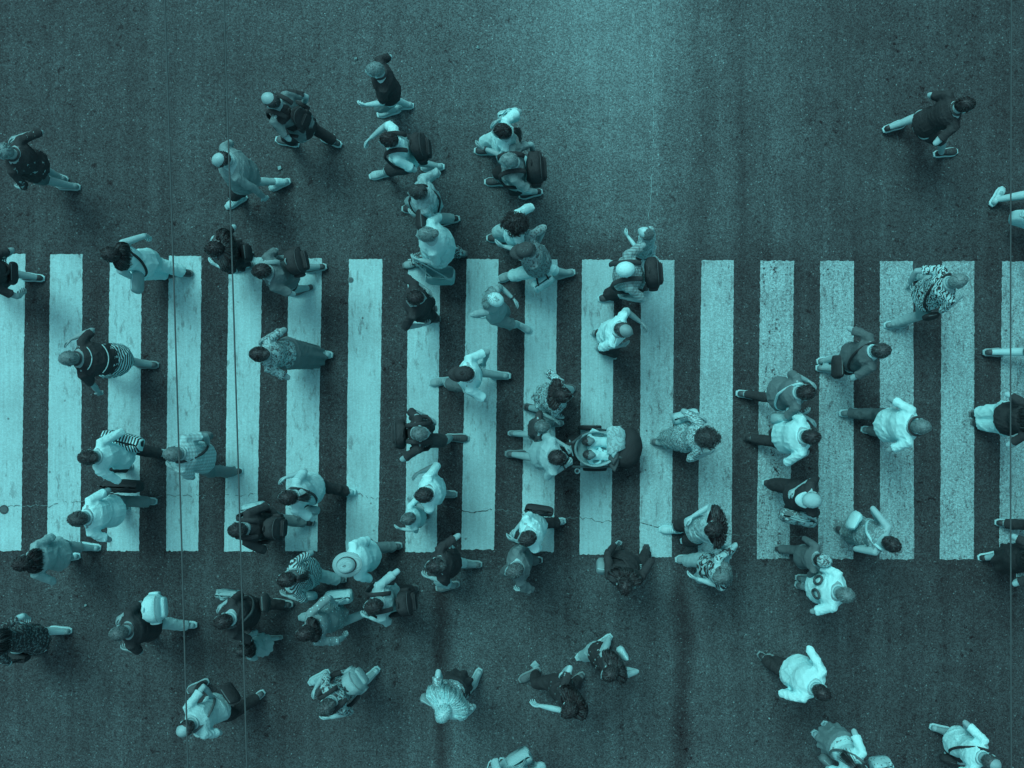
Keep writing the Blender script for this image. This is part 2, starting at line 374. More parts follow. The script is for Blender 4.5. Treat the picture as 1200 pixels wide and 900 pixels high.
def person(label, head, f, L=None, R=None, lh=None, rh=None, s=1.0, fem=False, fat=1.0, sk=.68,
           top=None, slv='short', bot=None, hair=('short', .02), shoes=(.05, .85), hz=None, hip=None, yaw=0, pitch=None, ty=0,
           hand_curl=.45, collar=None, socks=None, hat=None, watch=None, belt=None, name='person', hipz=None, seat=False, loose=1.0, hem=-.05, nkl=.26, cov=1.0, sandal=False):
    """f: facing in degrees in the picture plane; L/R feet and lh/rh hands as photo px (+ height)"""
    F = Fig(); F.s = s; F.cuts = {}; F.f = f; fat = fat * .87 + .01; loose = 1 + (loose - 1) * .55
    fw = np.array([math.cos(rad(f)), math.sin(rad(f)), 0]); rt = np.array([math.sin(rad(f)), -math.cos(rad(f)), 0])
    hzz = hz if hz else 1.575 * s
    hw = ground(head[0], head[1], hzz)
    Lw = ground(L[0], L[1], .03 + (L[2] if len(L) > 2 else 0)) if L else None
    Rw = ground(R[0], R[1], .03 + (R[2] if len(R) > 2 else 0)) if R else None
    nw = hw - fw * .045 * s
    if hip is not None: base = ground(hip[0], hip[1], .9 * s) * (.74 if s > .5 else 1) + nw * (.26 if s > .5 else 0)
    elif Lw is not None and Rw is not None: base = nw * .45 + (Lw + Rw) * .275 - fw * .01
    else: base = nw - fw * .05 * s
    d = base - nw; d[2] = 0; m = .30 * s
    if np.linalg.norm(d) > m: d = d / np.linalg.norm(d) * m
    if hip is None: base = nw + d
    base = np.array([base[0], base[1], 0]); F.base = base
    W2 = np.stack([rt, fw, [0, 0, 1.0]])           # rows: local axes
    loc = lambda p: W2 @ (np.asarray(p, float) - base)
    F.loc = loc; F.W2 = W2
    H = loc(hw); F.hz = hipz if hipz else .90 * s
    # feet -------------------------------------------------
    ft = {}
    for sd, w in ((-1, Lw), (1, Rw)): ft[sd] = loc(w) if w is not None else None
    for sd in (-1, 1):
        if ft[sd] is None:
            o = ft[-sd]
            if o is not None: ft[sd] = np.array([sd * .085 * s, -o[1] * .85 + .04 * s, .03])
            else: ft[sd] = np.array([sd * .085 * s, sd * .20 * s, .03])
    reach = .79 * s
    F.foot = {}; ank = {}
    for sd in (-1, 1):
        p = ft[sd]; lift = max(0, p[2] - .03); back = -p[1]
        pt = 0.0
        if back > .16 * s and not seat: pt = min(.85, (back / s - .10) * 1.7)
        yaw_f = -sd * .10
        if isinstance(L, tuple) and len(L) > 3 and sd < 0: yaw_f = L[3]
        if isinstance(R, tuple) and len(R) > 3 and sd > 0: yaw_f = R[3]
        o = np.array([p[0], p[1], lift]) - rotz(yaw_f) @ np.array([0, .055 * s, 0]); o[2] = lift
        F.foot[sd] = (o, yaw_f, pt)
        ball = np.array([0, .12, 0]) * s
        ank[sd] = o + rotz(yaw_f) @ (ball + rotx(-pt) @ (np.array([0, -.02, .085]) * s - ball))
    hipc = np.array([0, 0, F.hz])
    for it in range(14):                            # lower the pelvis / pull feet until the legs reach
        far = max(np.linalg.norm(ank[sd] - (hipc + np.array([sd * .085 * s, 0, 0]))) for sd in (-1, 1))
        if far <= reach: break
        hipc[2] -= .01 * s
    P = hipc; F.P = P
    N = np.array([H[0] * .92, H[1] - .045 * s, H[2] - .155 * s])
    top_len = N[2] - P[2]
    if not seat:
        hd = N - P; L_ = np.linalg.norm(hd); 
        if L_ > .60 * s: P[2] += 0
    F.N = N; tA = unit(N - P); F.ax = tA
    sy = rotz(rad(ty)); Ash = sy @ np.array([1.0, 0, 0]); Ahp = rotz(rad(-ty * .4)) @ np.array([1.0, 0, 0])
    shw = (.155 if fem else .176) * s * (1 + (fat - 1) * .25)
    if fem: prof = [(-.22, .095, .085), (-.1, .158, .12), (0, .172, .128), (.2, .148, .112), (.4, .122, .098), (.62, .142, .118), (.8, .155, .112), (.93, .125, .08), (1.04, .06, .055)]
    else: prof = [(-.22, .095, .085), (-.1, .152, .115), (0, .165, .125), (.2, .155, .118), (.4, .150, .115), (.62, .166, .126), (.8, .18, .118), (.93, .145, .085), (1.04, .065, .058)]
    F.prof = prof
    def frame(t):
        A = unit(Ahp * (1 - min(1, max(0, t))) + Ash * min(1, max(0, t))); A = unit(A - tA * np.dot(A, tA)); B = np.cross(tA, A)
        return P + (N - P) * t - B * 0.0, A, B
    def wd(t):
        ts = [p[0] for p in prof]; k = fat if t < .7 else 1 + (fat - 1) * .4
        return np.interp(t, ts, [p[1] for p in prof]) * s * k, np.interp(t, ts, [p[2] for p in prof]) * s * (k * 1.05 if fat > 1 else k)
    F.frame = frame; F.wd = wd
    body = MB(); extra = MB()
    def torso(mb, t0, t1, ox, od, loose=1.0):
        ts = [t0] + [p[0] for p in prof if t0 + .02 < p[0] < t1 - .02] + [t1]; rings = []
        for t in ts:
            c, A, B = frame(t); w, dd = wd(t)
            if loose > 1 and t < .75: w2, d2 = wd(.72); q = min(1, (loose - 1) * 3); w = max(w, w * (1 - q) + w2 * q); dd = max(dd, dd * (1 - q) + d2 * q * 1.02)
            ex_ = (.016 * s if (ox > .01 and t < .25 and hem < .1) else 0); rings.append((c, A * (w + ox * s + ex_), B * (dd + od * s + ex_ * 1.3)))
        mb.loft(rings, 20)
    torso(body, -.2, 1.04, 0, 0)
    Hd = H
    body.tube([N - tA * .05 * s, N + tA * .03 * s, Hd + np.array([0, -.02, -.05]) * s], [.062 * s, .054 * s, .052 * s], 12)
    # arms
    F.sh = {}; F.el = {}; F.wr = {}
    for sd, hh in ((-1, lh), (1, rh)):
        c, A, B = frame(.91); S = c + A * sd * shw
        if hh is not None: T = loc(ground(hh[0], hh[1], hh[2] * s if len(hh) < 4 else hh[2]))
        else:
            sw = -ft[sd][1] * .45; T = S + np.array([sd * .05 * s, max(-.2 * s, min(.22 * s, sw)) + .03 * s, -.50 * s])
        pole = np.array([sd * .55, -1, -.25])
        if hh is not None and np.dot(T - S, [0, 1, 0]) > .3 * s: pole = np.array([sd * .9, -.3, -.7])
        u = unit(T - S); T2 = T - u * .07 * s
        E, Wr = ik(S, T2, .285 * s, .25 * s, pole)
        F.sh[sd], F.el[sd], F.wr[sd] = S, E, Wr
        body.tube([c + A * sd * shw * .45, S, S * .5 + E * .5, E, E * .6 + Wr * .4, Wr], [.048 * s, .050 * s, .041 * s, .035 * s, .037 * s, .025 * s], 12)
        hand_mesh(extra, Wr, Wr - E, .92 * s, np.array([-sd * .8, .25, -.35]), np.array([0, .9, .5]), hand_curl)
    # legs
    F.hj = {}; F.kn = {}; F.an = {}
    for sd in (-1, 1):
        h = P + Ahp * sd * .088 * s + np.array([0, 0, -.02 * s]); Kn, An = ik(h, ank[sd], .415 * s, .40 * s, np.array([sd * .12, 1, .25]))
        F.hj[sd], F.kn[sd], F.an[sd] = h, Kn, An
        if np.linalg.norm(An - ank[sd]) > .005: o, y, pt = F.foot[sd]; F.foot[sd] = (o + (An - ank[sd]), y, pt)
        body.tube([h, h * .6 + Kn * .4, Kn, Kn * .68 + An * .32, An], [.092 * s, .078 * s, .054 * s, .054 * s, .036 * s], 12)
        o, y, pt = F.foot[sd]
        ballp = o + rotz(y) @ np.array([0, .10, .03]) * s
        body.tube([An, An * .3 + ballp * .7 + np.array([0, 0, .012 * s]), ballp], [.034 * s, .032 * s, .022 * s], 10)
    # root object
    sc = min(1.0, .55 * s + .45) if s < .95 else s
    pt_ = -.16 if pitch is None else pitch; F.hk = sc
    HR = rotz(rad(yaw)) @ rotx(pt_); F.HR = HR; F.H = H
    head_mesh(extra, H, HR, sc)
    o = link(name, body, [skin(sk), plain(.0, .2, .5, 'eye')], None, voxel=.0135 * max(.7, s), extra=extra, smooth=5)
    o.location = base; o.rotation_euler = (0, 0, rad(f - 90)); tag(o, label, 'person', 'people crossing the street'); F.o = o; F.rot = rad(f - 90)
    seed = int(abs(head[0] * 7 + head[1] * 13)); F.seed = seed; rng = np.random.default_rng(seed)
    vox = .0125 * max(.7, s)
    # ---- clothes
    def sleeves(mb, slv, ex):
        for sd in (-1, 1):
            c, A, B = frame(.91); S, E, Wr = F.sh[sd], F.el[sd], F.wr[sd]
            sl = slv if not isinstance(slv, tuple) else slv[0 if sd < 0 else 1]
            i0 = c + A * sd * shw * .35
            if sl == 'none': mb.tube([i0, c + A * sd * shw * .8], [.058 * s, .05 * s], 12); continue
            if sl == 'short': mb.tube([i0, S, S * .55 + E * .45, S * .24 + E * .76], [.052 * s, (.056 + ex) * s, (.051 + ex) * s, (.057 + ex) * s], 14, round_ends=False)
            elif sl == 'half': mb.tube([i0, S, S * .5 + E * .5, E * .95 + Wr * .05], [.056 * s, (.055 + ex) * s, (.050 + ex) * s, (.052 + ex) * s], 14, round_ends=False)
            else: mb.tube([i0, S, S * .5 + E * .5, E, E * .5 + Wr * .5, Wr], [.056 * s, (.055 + ex) * s, (.048 + ex) * s, (.043 + ex) * s, (.041 + ex) * s, (.034 + ex) * s], 14, round_ends=False)
    dress_ = bool(bot) and bot[0] == 'dress'
    def skirt_rings(mb, t0, length, flare, pl):
        c, A, B = frame(t0); w, dd = wd(t0); c2, A2, B2 = frame(-.02); w2, d2 = wd(-.02)
        fm = (F.an[-1] + F.an[1]) / 2; sp = abs(F.an[-1][1] - F.an[1][1]); z = P[2] - length * s
        q = min(1, max(.15, (P[2] - z) / max(.05, P[2] - .08 * s)))
        hc = P * (1 - q) + np.array([fm[0], fm[1], 0]) * q; hc[2] = z
        hx, hy = (.15 + .08 * flare) * s, max((.15 + .08 * flare) * s, sp * .5 * q + .07 * s)
        if length > .6: hx *= .74; hy *= .85
        X, Y = np.array([1.0, 0, 0]), np.array([0, 1.0, 0])
        e_ = 0 if dress_ else .012
        rings = [(c, A * (w + (.014 + e_) * s), B * (dd + (.014 + e_) * s)), (c2, A2 * (w2 + (.02 + e_) * s), B2 * (d2 + (.02 + e_) * s))]
        for t in (.35, .7, 1.0): rings.append(((P + np.array([0, 0, -.02])) * (1 - t) + hc * t, X * ((w2 + .02 * s) * (1 - t) + hx * t), Y * ((d2 + .02 * s) * (1 - t) + hy * t)))
        mb.loft(rings, 60, pleat=[0, .0, pl * .4, pl * .8, pl, 11])
    if top is not None:
        mb = MB(); g, pat = (top, None) if not isinstance(top, tuple) else (top[0], top[1:])
        mt = cloth(g) if pat is None else cloth(g, *pat)
        dress = isinstance(bot, tuple) and bot[0] == 'dress'
        torso(mb, 0 if dress else (.12 if bot and bot[0] == 'skirt' else hem), 1.0, .014, .016, loose)
        sleeves(mb, slv, .004 + (loose - 1) * .02)
        if dress: skirt_rings(mb, .2, bot[1], bot[2], .06)
        F.top = link('dress' if dress else 'shirt', mb, mt, o, voxel=vox, fold=.0105 * s, seed=seed, smooth=2)
        if collar is None and not (dress and slv == 'none') and s > .5: collar = min(1, g + .13) if g < .5 else g - .16
        if collar is not None:
            cm = MB(); c, A, B = frame(1.03); pts = []
            cm2 = [c + (A * math.cos(a) * .073 + B * math.sin(a) * .07) * s + tA * (.012 - .028 * max(0, math.sin(a))) * s for a in np.linspace(0, 2 * math.pi, 20)]
            cm.tube(cm2, [.012 * s] * 20, 8); link('collar', cm, cloth(collar), o)
    if bot and bot[0] != 'dress':
        mb = MB(); kind = bot[0]; g = bot[1]; mt = cloth(g) if len(bot) < 4 or bot[3] is None else cloth(g, *bot[3])
        if kind in ('trousers', 'shorts', 'leggings', 'capri'):
            cr = .006 if kind == 'leggings' else .018
            torso(mb, -.21, max(.14, hem + .12), .006 if hem < .1 else .012, .006 if hem < .1 else .014)
            wdh = bot[2] if len(bot) > 2 and bot[2] else 1.0
            for sd in (-1, 1):
                h, Kn, An = F.hj[sd], F.kn[sd], F.an[sd]
                if kind == 'shorts': mb.tube([h, h * .5 + Kn * .5, h * .08 + Kn * .92], [(.086 + cr) * s, (.078 + cr) * s * wdh, (.066 + cr) * s * wdh], 14, round_ends=False)
                else:
                    e = .55 if kind == 'capri' else .93; A2 = Kn * (1 - e) + An * e
                    mb.tube([h, h * .5 + Kn * .5, Kn, Kn * .5 + A2 * .5, A2], [(.085 + cr) * s, (.075 + cr) * s * wdh, (.058 + cr) * s * wdh, (.055 + cr) * s * wdh, (.046 + cr * 1.2) * s * wdh], 14, round_ends=False)
            link('trousers' if kind != 'shorts' else 'shorts', mb, mt, o, voxel=vox, fold=.0100 * s, seed=seed + 1, smooth=2)
        else:
            skirt_rings(mb, .28, bot[2], .5, .10); link('skirt', mb, mt, o, voxel=vox, fold=.006 * s, seed=seed + 1, smooth=2)
    if hair:
        hm = hair_mesh(hair[0], H, HR, sc, rng, nkl, cov); link('hair', hm, hairm(hair[1], .40 if hair[1] < .3 else .36), o)
    if shoes:
        for sd in (-1, 1): shoe(F, sd, shoes[0], shoes[1], o, sandal)
    if socks is not None:
        for sd in (-1, 1):
            m = MB(); A_, K_ = F.an[sd], F.kn[sd]; m.tube([A_, A_ * .75 + K_ * .25], [.043 * s, .049 * s], 12); link('sock', m, cloth(socks), o)
    if watch is not None:
        sd = watch; m = MB(); a, b = F.wr[sd], F.el[sd]; q = unit(b - a); m.tube([a + q * .012, a + q * .03], [.034 * s, .034 * s], 12, round_ends=False); link('wristwatch', m, plain(.0, .3, .5), o)
    if hat:
        hat_mesh(F, hat, o)
    return F
def hat_mesh(F, hat, o):
    k = F.hk; R = F.HR; H = F.H; ax = HAXES * k; kind, g = hat[0], hat[1]
    X, Y, Z = R[:, 0], R[:, 1], R[:, 2]
    def ring(z, w, dy=0, e=1.0): return (H + Z * z * k + Y * dy * k, X * w * .086 / .09 * k, Y * w * 1.18 * e * k)
    if kind in ('cap', 'visor'):
        mb = MB(); mb.loft([ring(.03, .088), ring(.06, .088), ring(.09, .078), ring(.115, .056), ring(.128, .028), ring(.131, .006)], 24)
        c = link('cap', mb, cloth(g), o, fold=.002, seed=5)
        b = MB(); n = 13; up = []; lo = []
        for i in range(n):
            a = math.pi * (.12 + .76 * i / (n - 1))
            for r, l in ((.082, up), (.158, lo)):
                l.append(H + (X * math.cos(a) * r * (.95 if r < .1 else .62) + Y * (math.sin(a) * r * 1.12 - (0 if r < .1 else .0)) + Z * (.04 - (.012 if r > .1 else 0) - .03 * math.cos(a) ** 2)) * k)
        th = Z * .006 * k
        i0 = b.addv(up); i1 = b.addv(lo); i2 = b.addv([p - th for p in up]); i3 = b.addv([p - th for p in lo])
        for i in range(n - 1):
            b.face((i0 + i, i0 + i + 1, i1 + i + 1, i1 + i)); b.face((i2 + i, i3 + i, i3 + i + 1, i2 + i + 1)); b.face((i1 + i, i1 + i + 1, i3 + i + 1, i3 + i)); b.face((i0 + i, i2 + i, i2 + i + 1, i0 + i + 1))
        link('brim', b, cloth(hat[2] if len(hat) > 2 else g), c)
    elif kind in ('straw', 'bucket'):
        br = hat[2]; mat = straw(g) if kind == 'straw' else cloth(g)
        mb = MB(); mb.loft([ring(.035, .092), ring(.06, .09), ring(.11, .082), ring(.135, .07), ring(.142, .045), ring(.130 if kind == 'straw' else .146, .012)], 28)
        c = link('hat', mb, mat, o)
        b = MB(); b.loft([ring(.030, br * .99), ring(.036, br, 0, .98), ring(.050, .1), ring(.055, .088)], 32); link('brim', b, mat, c)
        if kind == 'straw':
            d = MB(); d.loft([ring(.045, .0955), ring(.075, .0935)], 28); link('hat_band', d, cloth(.02), c)
    elif kind == 'beanie':
        mb = MB(); mb.loft([ring(.0, .088), ring(.03, .09), ring(.07, .086), ring(.105, .068), ring(.128, .04), ring(.134, .008)], 24); link('cap', mb, cloth(g, *(hat[2:] or ())), o)
    elif kind == 'band':
        mb = MB(); pts = [H + (X * math.sin(a) * .088 + Z * math.cos(a) * .126 + Y * -.01) * k for a in np.linspace(-1.5, 1.5, 14)]
        mb.tube(pts, [.008 * k] * 14, 8); link('headband', mb, cloth(g), o)
    elif kind == 'headphones':
        mb = MB(); pts = [H + (X * math.sin(a) * .10 + Y * -math.cos(a) * .10 + Z * -.09) * k for a in np.linspace(-2.0, 2.0, 16)]
        mb.tube(pts, [.014 * k] * 16, 8); link('headphones', mb, plain(.02, .4, .4), o)
    elif kind == 'glasses':
        mb = MB()
        mb.tube([H + (X * -.06 + Y * .095 + Z * .012) * k, H + (Y * .108 + Z * .014) * k, H + (X * .06 + Y * .095 + Z * .012) * k], [.014 * k] * 3, 8)
        for e in (-1, 1): mb.tube([H + (X * e * .065 + Y * .09 + Z * .014) * k, H + (X * e * .084 + Y * 0 + Z * .014) * k], [.005 * k] * 2, 6)
        link('sunglasses', mb, plain(.0, .15, .6), o)
# ---- carried things: top-level objects of their own
def carried(F, name, mb, mats, label, cat, parts=(), fold=.004, voxel=None):
    v = np.array(mb.v); c = np.array([(v[:, 0].min() + v[:, 0].max()) / 2, (v[:, 1].min() + v[:, 1].max()) / 2, v[:, 2].min()])
    def sh(m): m.v = [tuple(np.array(p) - c) for p in m.v]
    sh(mb); o = link(name, mb, mats, None, fold=fold, seed=int(abs(c[0] * 1000)) + 3, voxel=voxel)
    if F is not None: w = F.base + F.W2.T @ c; o.location = w; o.rotation_euler = (0, 0, F.rot)
    else: o.location = c
    tag(o, label, cat, group='bags and things people carry')
    for nm, m, mt in parts: sh(m); link(nm, m, mt, o)
    return o
def backpack(F, label, g, w=.15, h=.22, d=.085, t=.58, pat=None, strapg=None, straps=(-1, 1), dx=0):
    w *= .9; h *= .92; d *= .85; s = F.s; c, A, B = F.frame(t); ww, dd = F.wd(t); ax = F.ax; Rm = np.stack([A, B, ax], 1)
    ctr = c - B * (dd + .02 * s + d * s) + A * dx * s
    mb = MB(); rings = []
    for z, k in ((-1, .55), (-.94, .80), (-.72, 1.0), (-.3, 1.04), (.2, .95), (.55, .84), (.8, .66), (.94, .42), (1.0, .12)):
        rings.append((ctr + ax * z * h * s + B * .035 * s * (z > .5) * (z - .5), A * w * k * s, B * d * (k * .9 + .1) * s))
    mb.loft(rings, 24, sq=3.2)
    pk = MB(); pk.loft([(ctr - B * d * .85 * s + ax * z * h * s, A * w * .72 * k * s, B * d * .42 * k * s) for z, k in ((-.85, .8), (-.75, 1), (-.3, 1), (-.05, .85), (0, .5))], 20, sq=3.5)
    hd = MB(); hd.tube([ctr + ax * h * .95 * s + A * q * .03 * s + B * .04 * s + ax * (.03 * (1 - q * q)) * s for q in np.linspace(-1, 1, 7)], [.008 * s] * 7, 6)
    zp = MB(); zp.tube([ctr + A * math.cos(a) * w * .86 * s + ax * (math.sin(a) * h * .55 + h * .32) * s - B * d * .62 * s for a in np.linspace(0, math.pi, 14)], [.005 * s] * 14, 5)
    sg = g if strapg is None else strapg; mt = cloth(g, *(pat or ())); parts = [('pocket', pk, mt), ('handle', hd, cloth(sg)), ('zip', zp, plain(g + .10 if g < .5 else g - .15, .5, .3, 'zip'))]
    for sd in straps:
        st = MB(); c9, A9, B9 = F.frame(1.0); pts = []
        for tt, xx, bb in ((.90, .085, -1.12), (1.0, .090, -.95), (1.07, .094, -.35), (1.06, .097, .35), (.97, .10, 1.06), (.8, .11, 1.14), (.6, .125, 1.13), (.45, .15, .8), (.36, .16, .0), (.32, .14, -.8)):
            cc, A_, B_ = F.frame(tt); w_, d_ = F.wd(min(1, tt)); dq = max(d_, .08 * s) + .022 * s; pts.append(cc + A_ * sd * (xx * s + (.03 * s if tt < .5 else 0)) + B_ * bb * dq)
        P2 = []
        for i in range(len(pts) - 1):
            for q in (0, .5): P2.append(pts[i] * (1 - q) + pts[i + 1] * q)
        P2.append(pts[-1]); st.tube(P2, [.012 * s] * len(P2), 8, flat=2.2, side=F.ax if False else None); parts.append(('strap', st, cloth(sg)))
    for q in (-1, 1):
        sp = MB(); sp.loft([(ctr + A * q * w * .98 * s + ax * z * h * s, A * .022 * k * s, B * d * .55 * k * s) for z, k in ((-.9, .6), (-.8, 1), (-.35, 1.05), (-.25, .95))], 14, sq=3); parts.append(('side_pocket', sp, mt))
    pl_ = MB(); pl_.tube([ctr + A * x * w * .6 * s - B * d * 1.22 * s + ax * (-.12 * h) * s for x in (-1, 0, 1)], [.004 * s] * 3, 5); parts.append(('zip', pl_, plain(g + .10 if g < .5 else g - .15, .5, .3, 'zip')))
    return carried(F, 'backpack', mb, mt, label, 'backpack', parts, fold=.013)
def cross_path(F, side):
    s = F.s; pts = []
    for ph in np.linspace(0, 2 * math.pi, 33):
        u = -math.cos(ph); t = 1.02 - (u + 1) / 2 * .95; c, A, B = F.frame(t); w, d = F.wd(min(1, t))
        x = -.095 * s + (u + 1) / 2 * (w + .02 * s + .095 * s); lift = F.ax * (.035 * s if u < -.85 else 0)
        pts.append(c + A * side * x + B * math.sin(ph) * (max(d, .07 * s) + .030 * s) + lift)
    return pts
def crossbag(F, label, g, side=1, size=(.13, .06, .10), strap=None, kind='shoulder_bag', off=None, only_strap=False):
    s = F.s; c, A, B = F.frame(.02); w, d = F.wd(.02); size = tuple(v_ * .88 for v_ in size); q = (c + A * side * (w + size[1] * s + .05 * s)) if off is None else c + np.array(off) * s
    Rm = np.stack([B, A, F.ax], 1) if off is None else np.eye(3)
    mb = MB(); mb.loft([(q + F.ax * z * size[2] * s, Rm[:, 0] * size[0] * k * s, Rm[:, 1] * size[1] * k2 * s) for z, k, k2 in ((-1, .7, .6), (-.9, .92, .9), (-.5, 1.02, 1.08), (.1, .98, 1), (.6, .9, .75), (.9, .8, .42), (1, .68, .2))], 24, sq=3.0)
    st = MB(); pts = cross_path(F, side); st.tube(pts, [.007 * s] * len(pts), 6, flat=2.4); fl = MB(); fl.tube([q + F.ax * size[2] * .98 * s + Rm[:, 0] * x * size[0] * .66 * s for x in (-1, -.3, .3, 1)], [.006 * s] * 4, 6)
    return carried(F, kind, mb, cloth(g), label, 'bag', fold=.009, parts=[('strap', st, cloth(g if strap is None else strap)), ('zip', fl, plain(min(1, g + .3), .4, .5, 'zip'))])
def handbag(F, label, at, g, size=(.16, .06, .13), rot=0, hand=None, pat=None, handle_g=None, kind='tote_bag', cat='bag', tilt=(0, 0), inside=None, mouth=.14):
    c = ground(*at); R0 = rotz(rad(rot)) @ rotx(rad(tilt[0])) @ roty(rad(tilt[1])); sx, sy, sz = size
    mb = MB(); n = 24; ids = []
    for z, k in ((-1, .80), (-.92, .93), (-.3, 1.0), (.4, .99), (1, .93), (1, .88), (.4, .88), (-.7, .80)):
        row = []; my = 1.12 - .12 * (z + 1) if z < .3 else (1.0 if z < .5 else mouth); my = min(my, 1.1) if mouth < .8 else 1.0
        for i in range(n):
            a = 2 * math.pi * i / n; ca, sa = math.cos(a), math.sin(a); e = 2 / 5
            row.append(c + R0 @ np.array([math.copysign(abs(ca) ** e, ca) * sx * k, math.copysign(abs(sa) ** e, sa) * sy * k * my, z * sz + .012 * math.sin(3 * a + 2) * (z > .5)]))
        ids.append(mb.addv(row))
    for j, (a, b) in enumerate(zip(ids[:-1], ids[1:])):
        for i in range(n): q = (i + 1) % n; mb.face((a + i, a + q, b + q, b + i), 1 if j >= 5 else 0)
    mb.face([ids[0] + i for i in range(n)][::-1]); mb.face([ids[-1] + i for i in range(n)], 1)
    parts = []
    top = c + R0 @ np.array([0, 0, sz + .16])
    if hand is not None: F_, sd = hand; top = F_.base + F_.W2.T @ (F_.wr[sd] + unit(F_.wr[sd] - F_.el[sd]) * .09 * F_.s)
    for e in (-1, 1):
        h = MB(); a = c + R0 @ np.array([-sx * .5, e * sy * .9 * mouth, sz * .97]); b = c + R0 @ np.array([sx * .5, e * sy * .9 * mouth, sz * .97]); tp = top + R0 @ np.array([0, e * .01, 0])
        pts = [a * (1 - t) ** 2 + tp * 2 * t * (1 - t) * 1.0 + b * t ** 2 + (tp - (a + b) / 2) * (2 * t * (1 - t)) * .9 * 0 for t in np.linspace(0, 1, 11)]
        pts = [np.array(p) + (tp - (a + b) / 2) * (math.sin(math.pi * t) - 2 * t * (1 - t)) for p, t in zip(pts, np.linspace(0, 1, 11))]
        h.tube(pts, [.0075] * 11, 7); parts.append(('handle', h, cloth(g if handle_g is None else handle_g)))
    return carried(None, kind, mb, [cloth(g, *(pat or ())), cloth(g * .55 if inside is None else inside)], label, cat, parts, fold=.012)
# ---------------------------------------------------------------- the people, from left to right and top to bottom
T_, S_ = 'trousers', 'shorts'
# far left, black patterned top
p = person("person in black leaf-dotted top at the far left edge above the stripes", (4, 177), 168, L=(80, 218), R=(66, 207), lh=(26, 223, .85), rh=(22, 158, 1.15), fem=False, fat=1.15, sk=.62, top=(.0, 'patches', .6, 1.0), bot=(S_, .30), hair=('short', .55), slv='half', shoes=(.55, .7))
p = person("person in black top mostly cut off at the left end of the stripes", (-22, 316), 180, R=(38, 325), L=(-8, 335), sk=.6, top=.02, bot=(S_, .03), hair=('short', .02), shoes=(.03, .9))
crossbag(p, "black bag with a pale zip line at the left end of the stripes", .02, side=1, size=(.15, .07, .13), off=(.02, -.22, .16), strap=.02)
p = person("bald person in dark glasses and grey long-sleeved shirt with black shorts", (259, 187), 203, L=(277, 236), R=(329, 216), lh=(314, 234, .82), fat=1.42, sk=.72, top=.50, slv='long', bot=(S_, .02), hair=('fringe', .05), shoes=(.85, .8), collar=.62, hat=('glasses', .0), loose=1.2, socks=.9)
p = person("bald person in grey shirt and black trousers striding with a black strap pack", (317, 117), 160, L=(337, 166), R=(388, 165), lh=(330, 155, .95), rh=(358, 126, .85), sk=.68, top=(.42, 'block', .0, 1.0), bot=(T_, .0), hair=('fringe', .04), shoes=(.2, .9), hip=(362, 152))
backpack(p, "slim black pack worn by the striding bald person in grey", .01, w=.12, h=.20, d=.04, straps=(-1, 1), t=.6)
p = person("bald person in black T-shirt reaching one arm out, topmost of the crowd", (439, 82), 188, L=(456, 131), R=(471, 124), lh=(427, 125, .9), sk=.82, top=.0, bot=(S_, .55), hair=('buzz', .50), shoes=(.75, .9), fat=1.05, hip=(456, 108))
p = person("person in white T-shirt striding under a big black backpack near the top", (455, 164), 186, L=(447, 204), R=(508, 196), lh=(466, 194, 1.0), rh=(431, 163, .95), sk=.72, top=.97, bot=(S_, .10), hair=('short', .0), shoes=(.8, .95), hip=(482, 183))
backpack(p, "big black backpack on the person in white T-shirt near the top", .0, w=.17, h=.24, d=.10)
p = person("dark-haired person in white top, highest of the right-hand column above the stripes", (588, 154), 182, lh=(563, 174, .95), rh=(584, 140, 1.05), sk=.62, fem=True, top=.93, slv='short', bot=(T_, .85, 1.1), hair=('tail', .0), watch=-1, hip=(589, 166))
handbag(None, "crumpled white cloth bag beside the dark-haired person in white, highest bag of the queue", (596, 136, .95), .85, size=(.13, .07, .13), rot=15, handle_g=.8, inside=.6)
p = person("grey-haired person in grey T-shirt carrying a broad black backpack", (596, 188), 184, lh=(604, 222, .95), rh=(630, 184, .9), sk=.66, top=.48, bot=(S_, .03), hair=('buzz', .52), fat=1.1, hip=(604, 206))
backpack(p, "broad black backpack on the grey-haired person in grey T-shirt", .0, w=.20, h=.24, d=.12)
p = person("person with black curly hair and white blouse just above the stripes", (603, 263), 184, lh=(588, 290, .95), sk=.66, fem=True, top=.90, slv='half', bot=(T_, .75, 1.1), hair=('afro', .0), hip=(605, 276), loose=1.3)
p = person("person in pale shirt with black shoulder bag, just above the big white T-shirt", (489, 225), 184, lh=(487, 254, .95), sk=.66, top=(.70, 'speckle', .55, .3), slv='half', bot=(T_, .6), hair=('short', .12), fat=1.25, hip=(500, 239), loose=1.3)
crossbag(p, "black shoulder bag with pale edge, carried in the column above the stripes", .0, side=-1, size=(.16, .08, .14), off=(-.24, .04, .42), strap=.02)
p = person("person with pale bun hair in big white T-shirt and floral trousers", (499, 275), 184, lh=(490, 306, .9), L=(486, 309), R=(534, 297), sk=.7, fem=True, fat=1.5, top=.85, bot=(T_, .1, 1.2, ('floral', .75, 1.4)), hair=('bun', .50), loose=1.35, hip=(514, 290), slv='half', shoes=(.6, .3), pitch=-.05)
handbag(p, "pale tote bag with dark open top beside the floral trousers", (516, 323, .52), .72, size=(.18, .085, .14), rot=-2, hand=(p, -1), handle_g=.7, tilt=(-14, 0), mouth=.97)
p = person("person all in black with pale collar, below the pale tote bag", (488, 349), 358, L=(497, 362), R=(502, 372), lh=(499, 338, .95), rh=(495, 383, .9), sk=.6, top=.01, slv='half', bot=(S_, .02), hair=('short', .0), shoes=(.05, .3), collar=.45, fat=1.1)
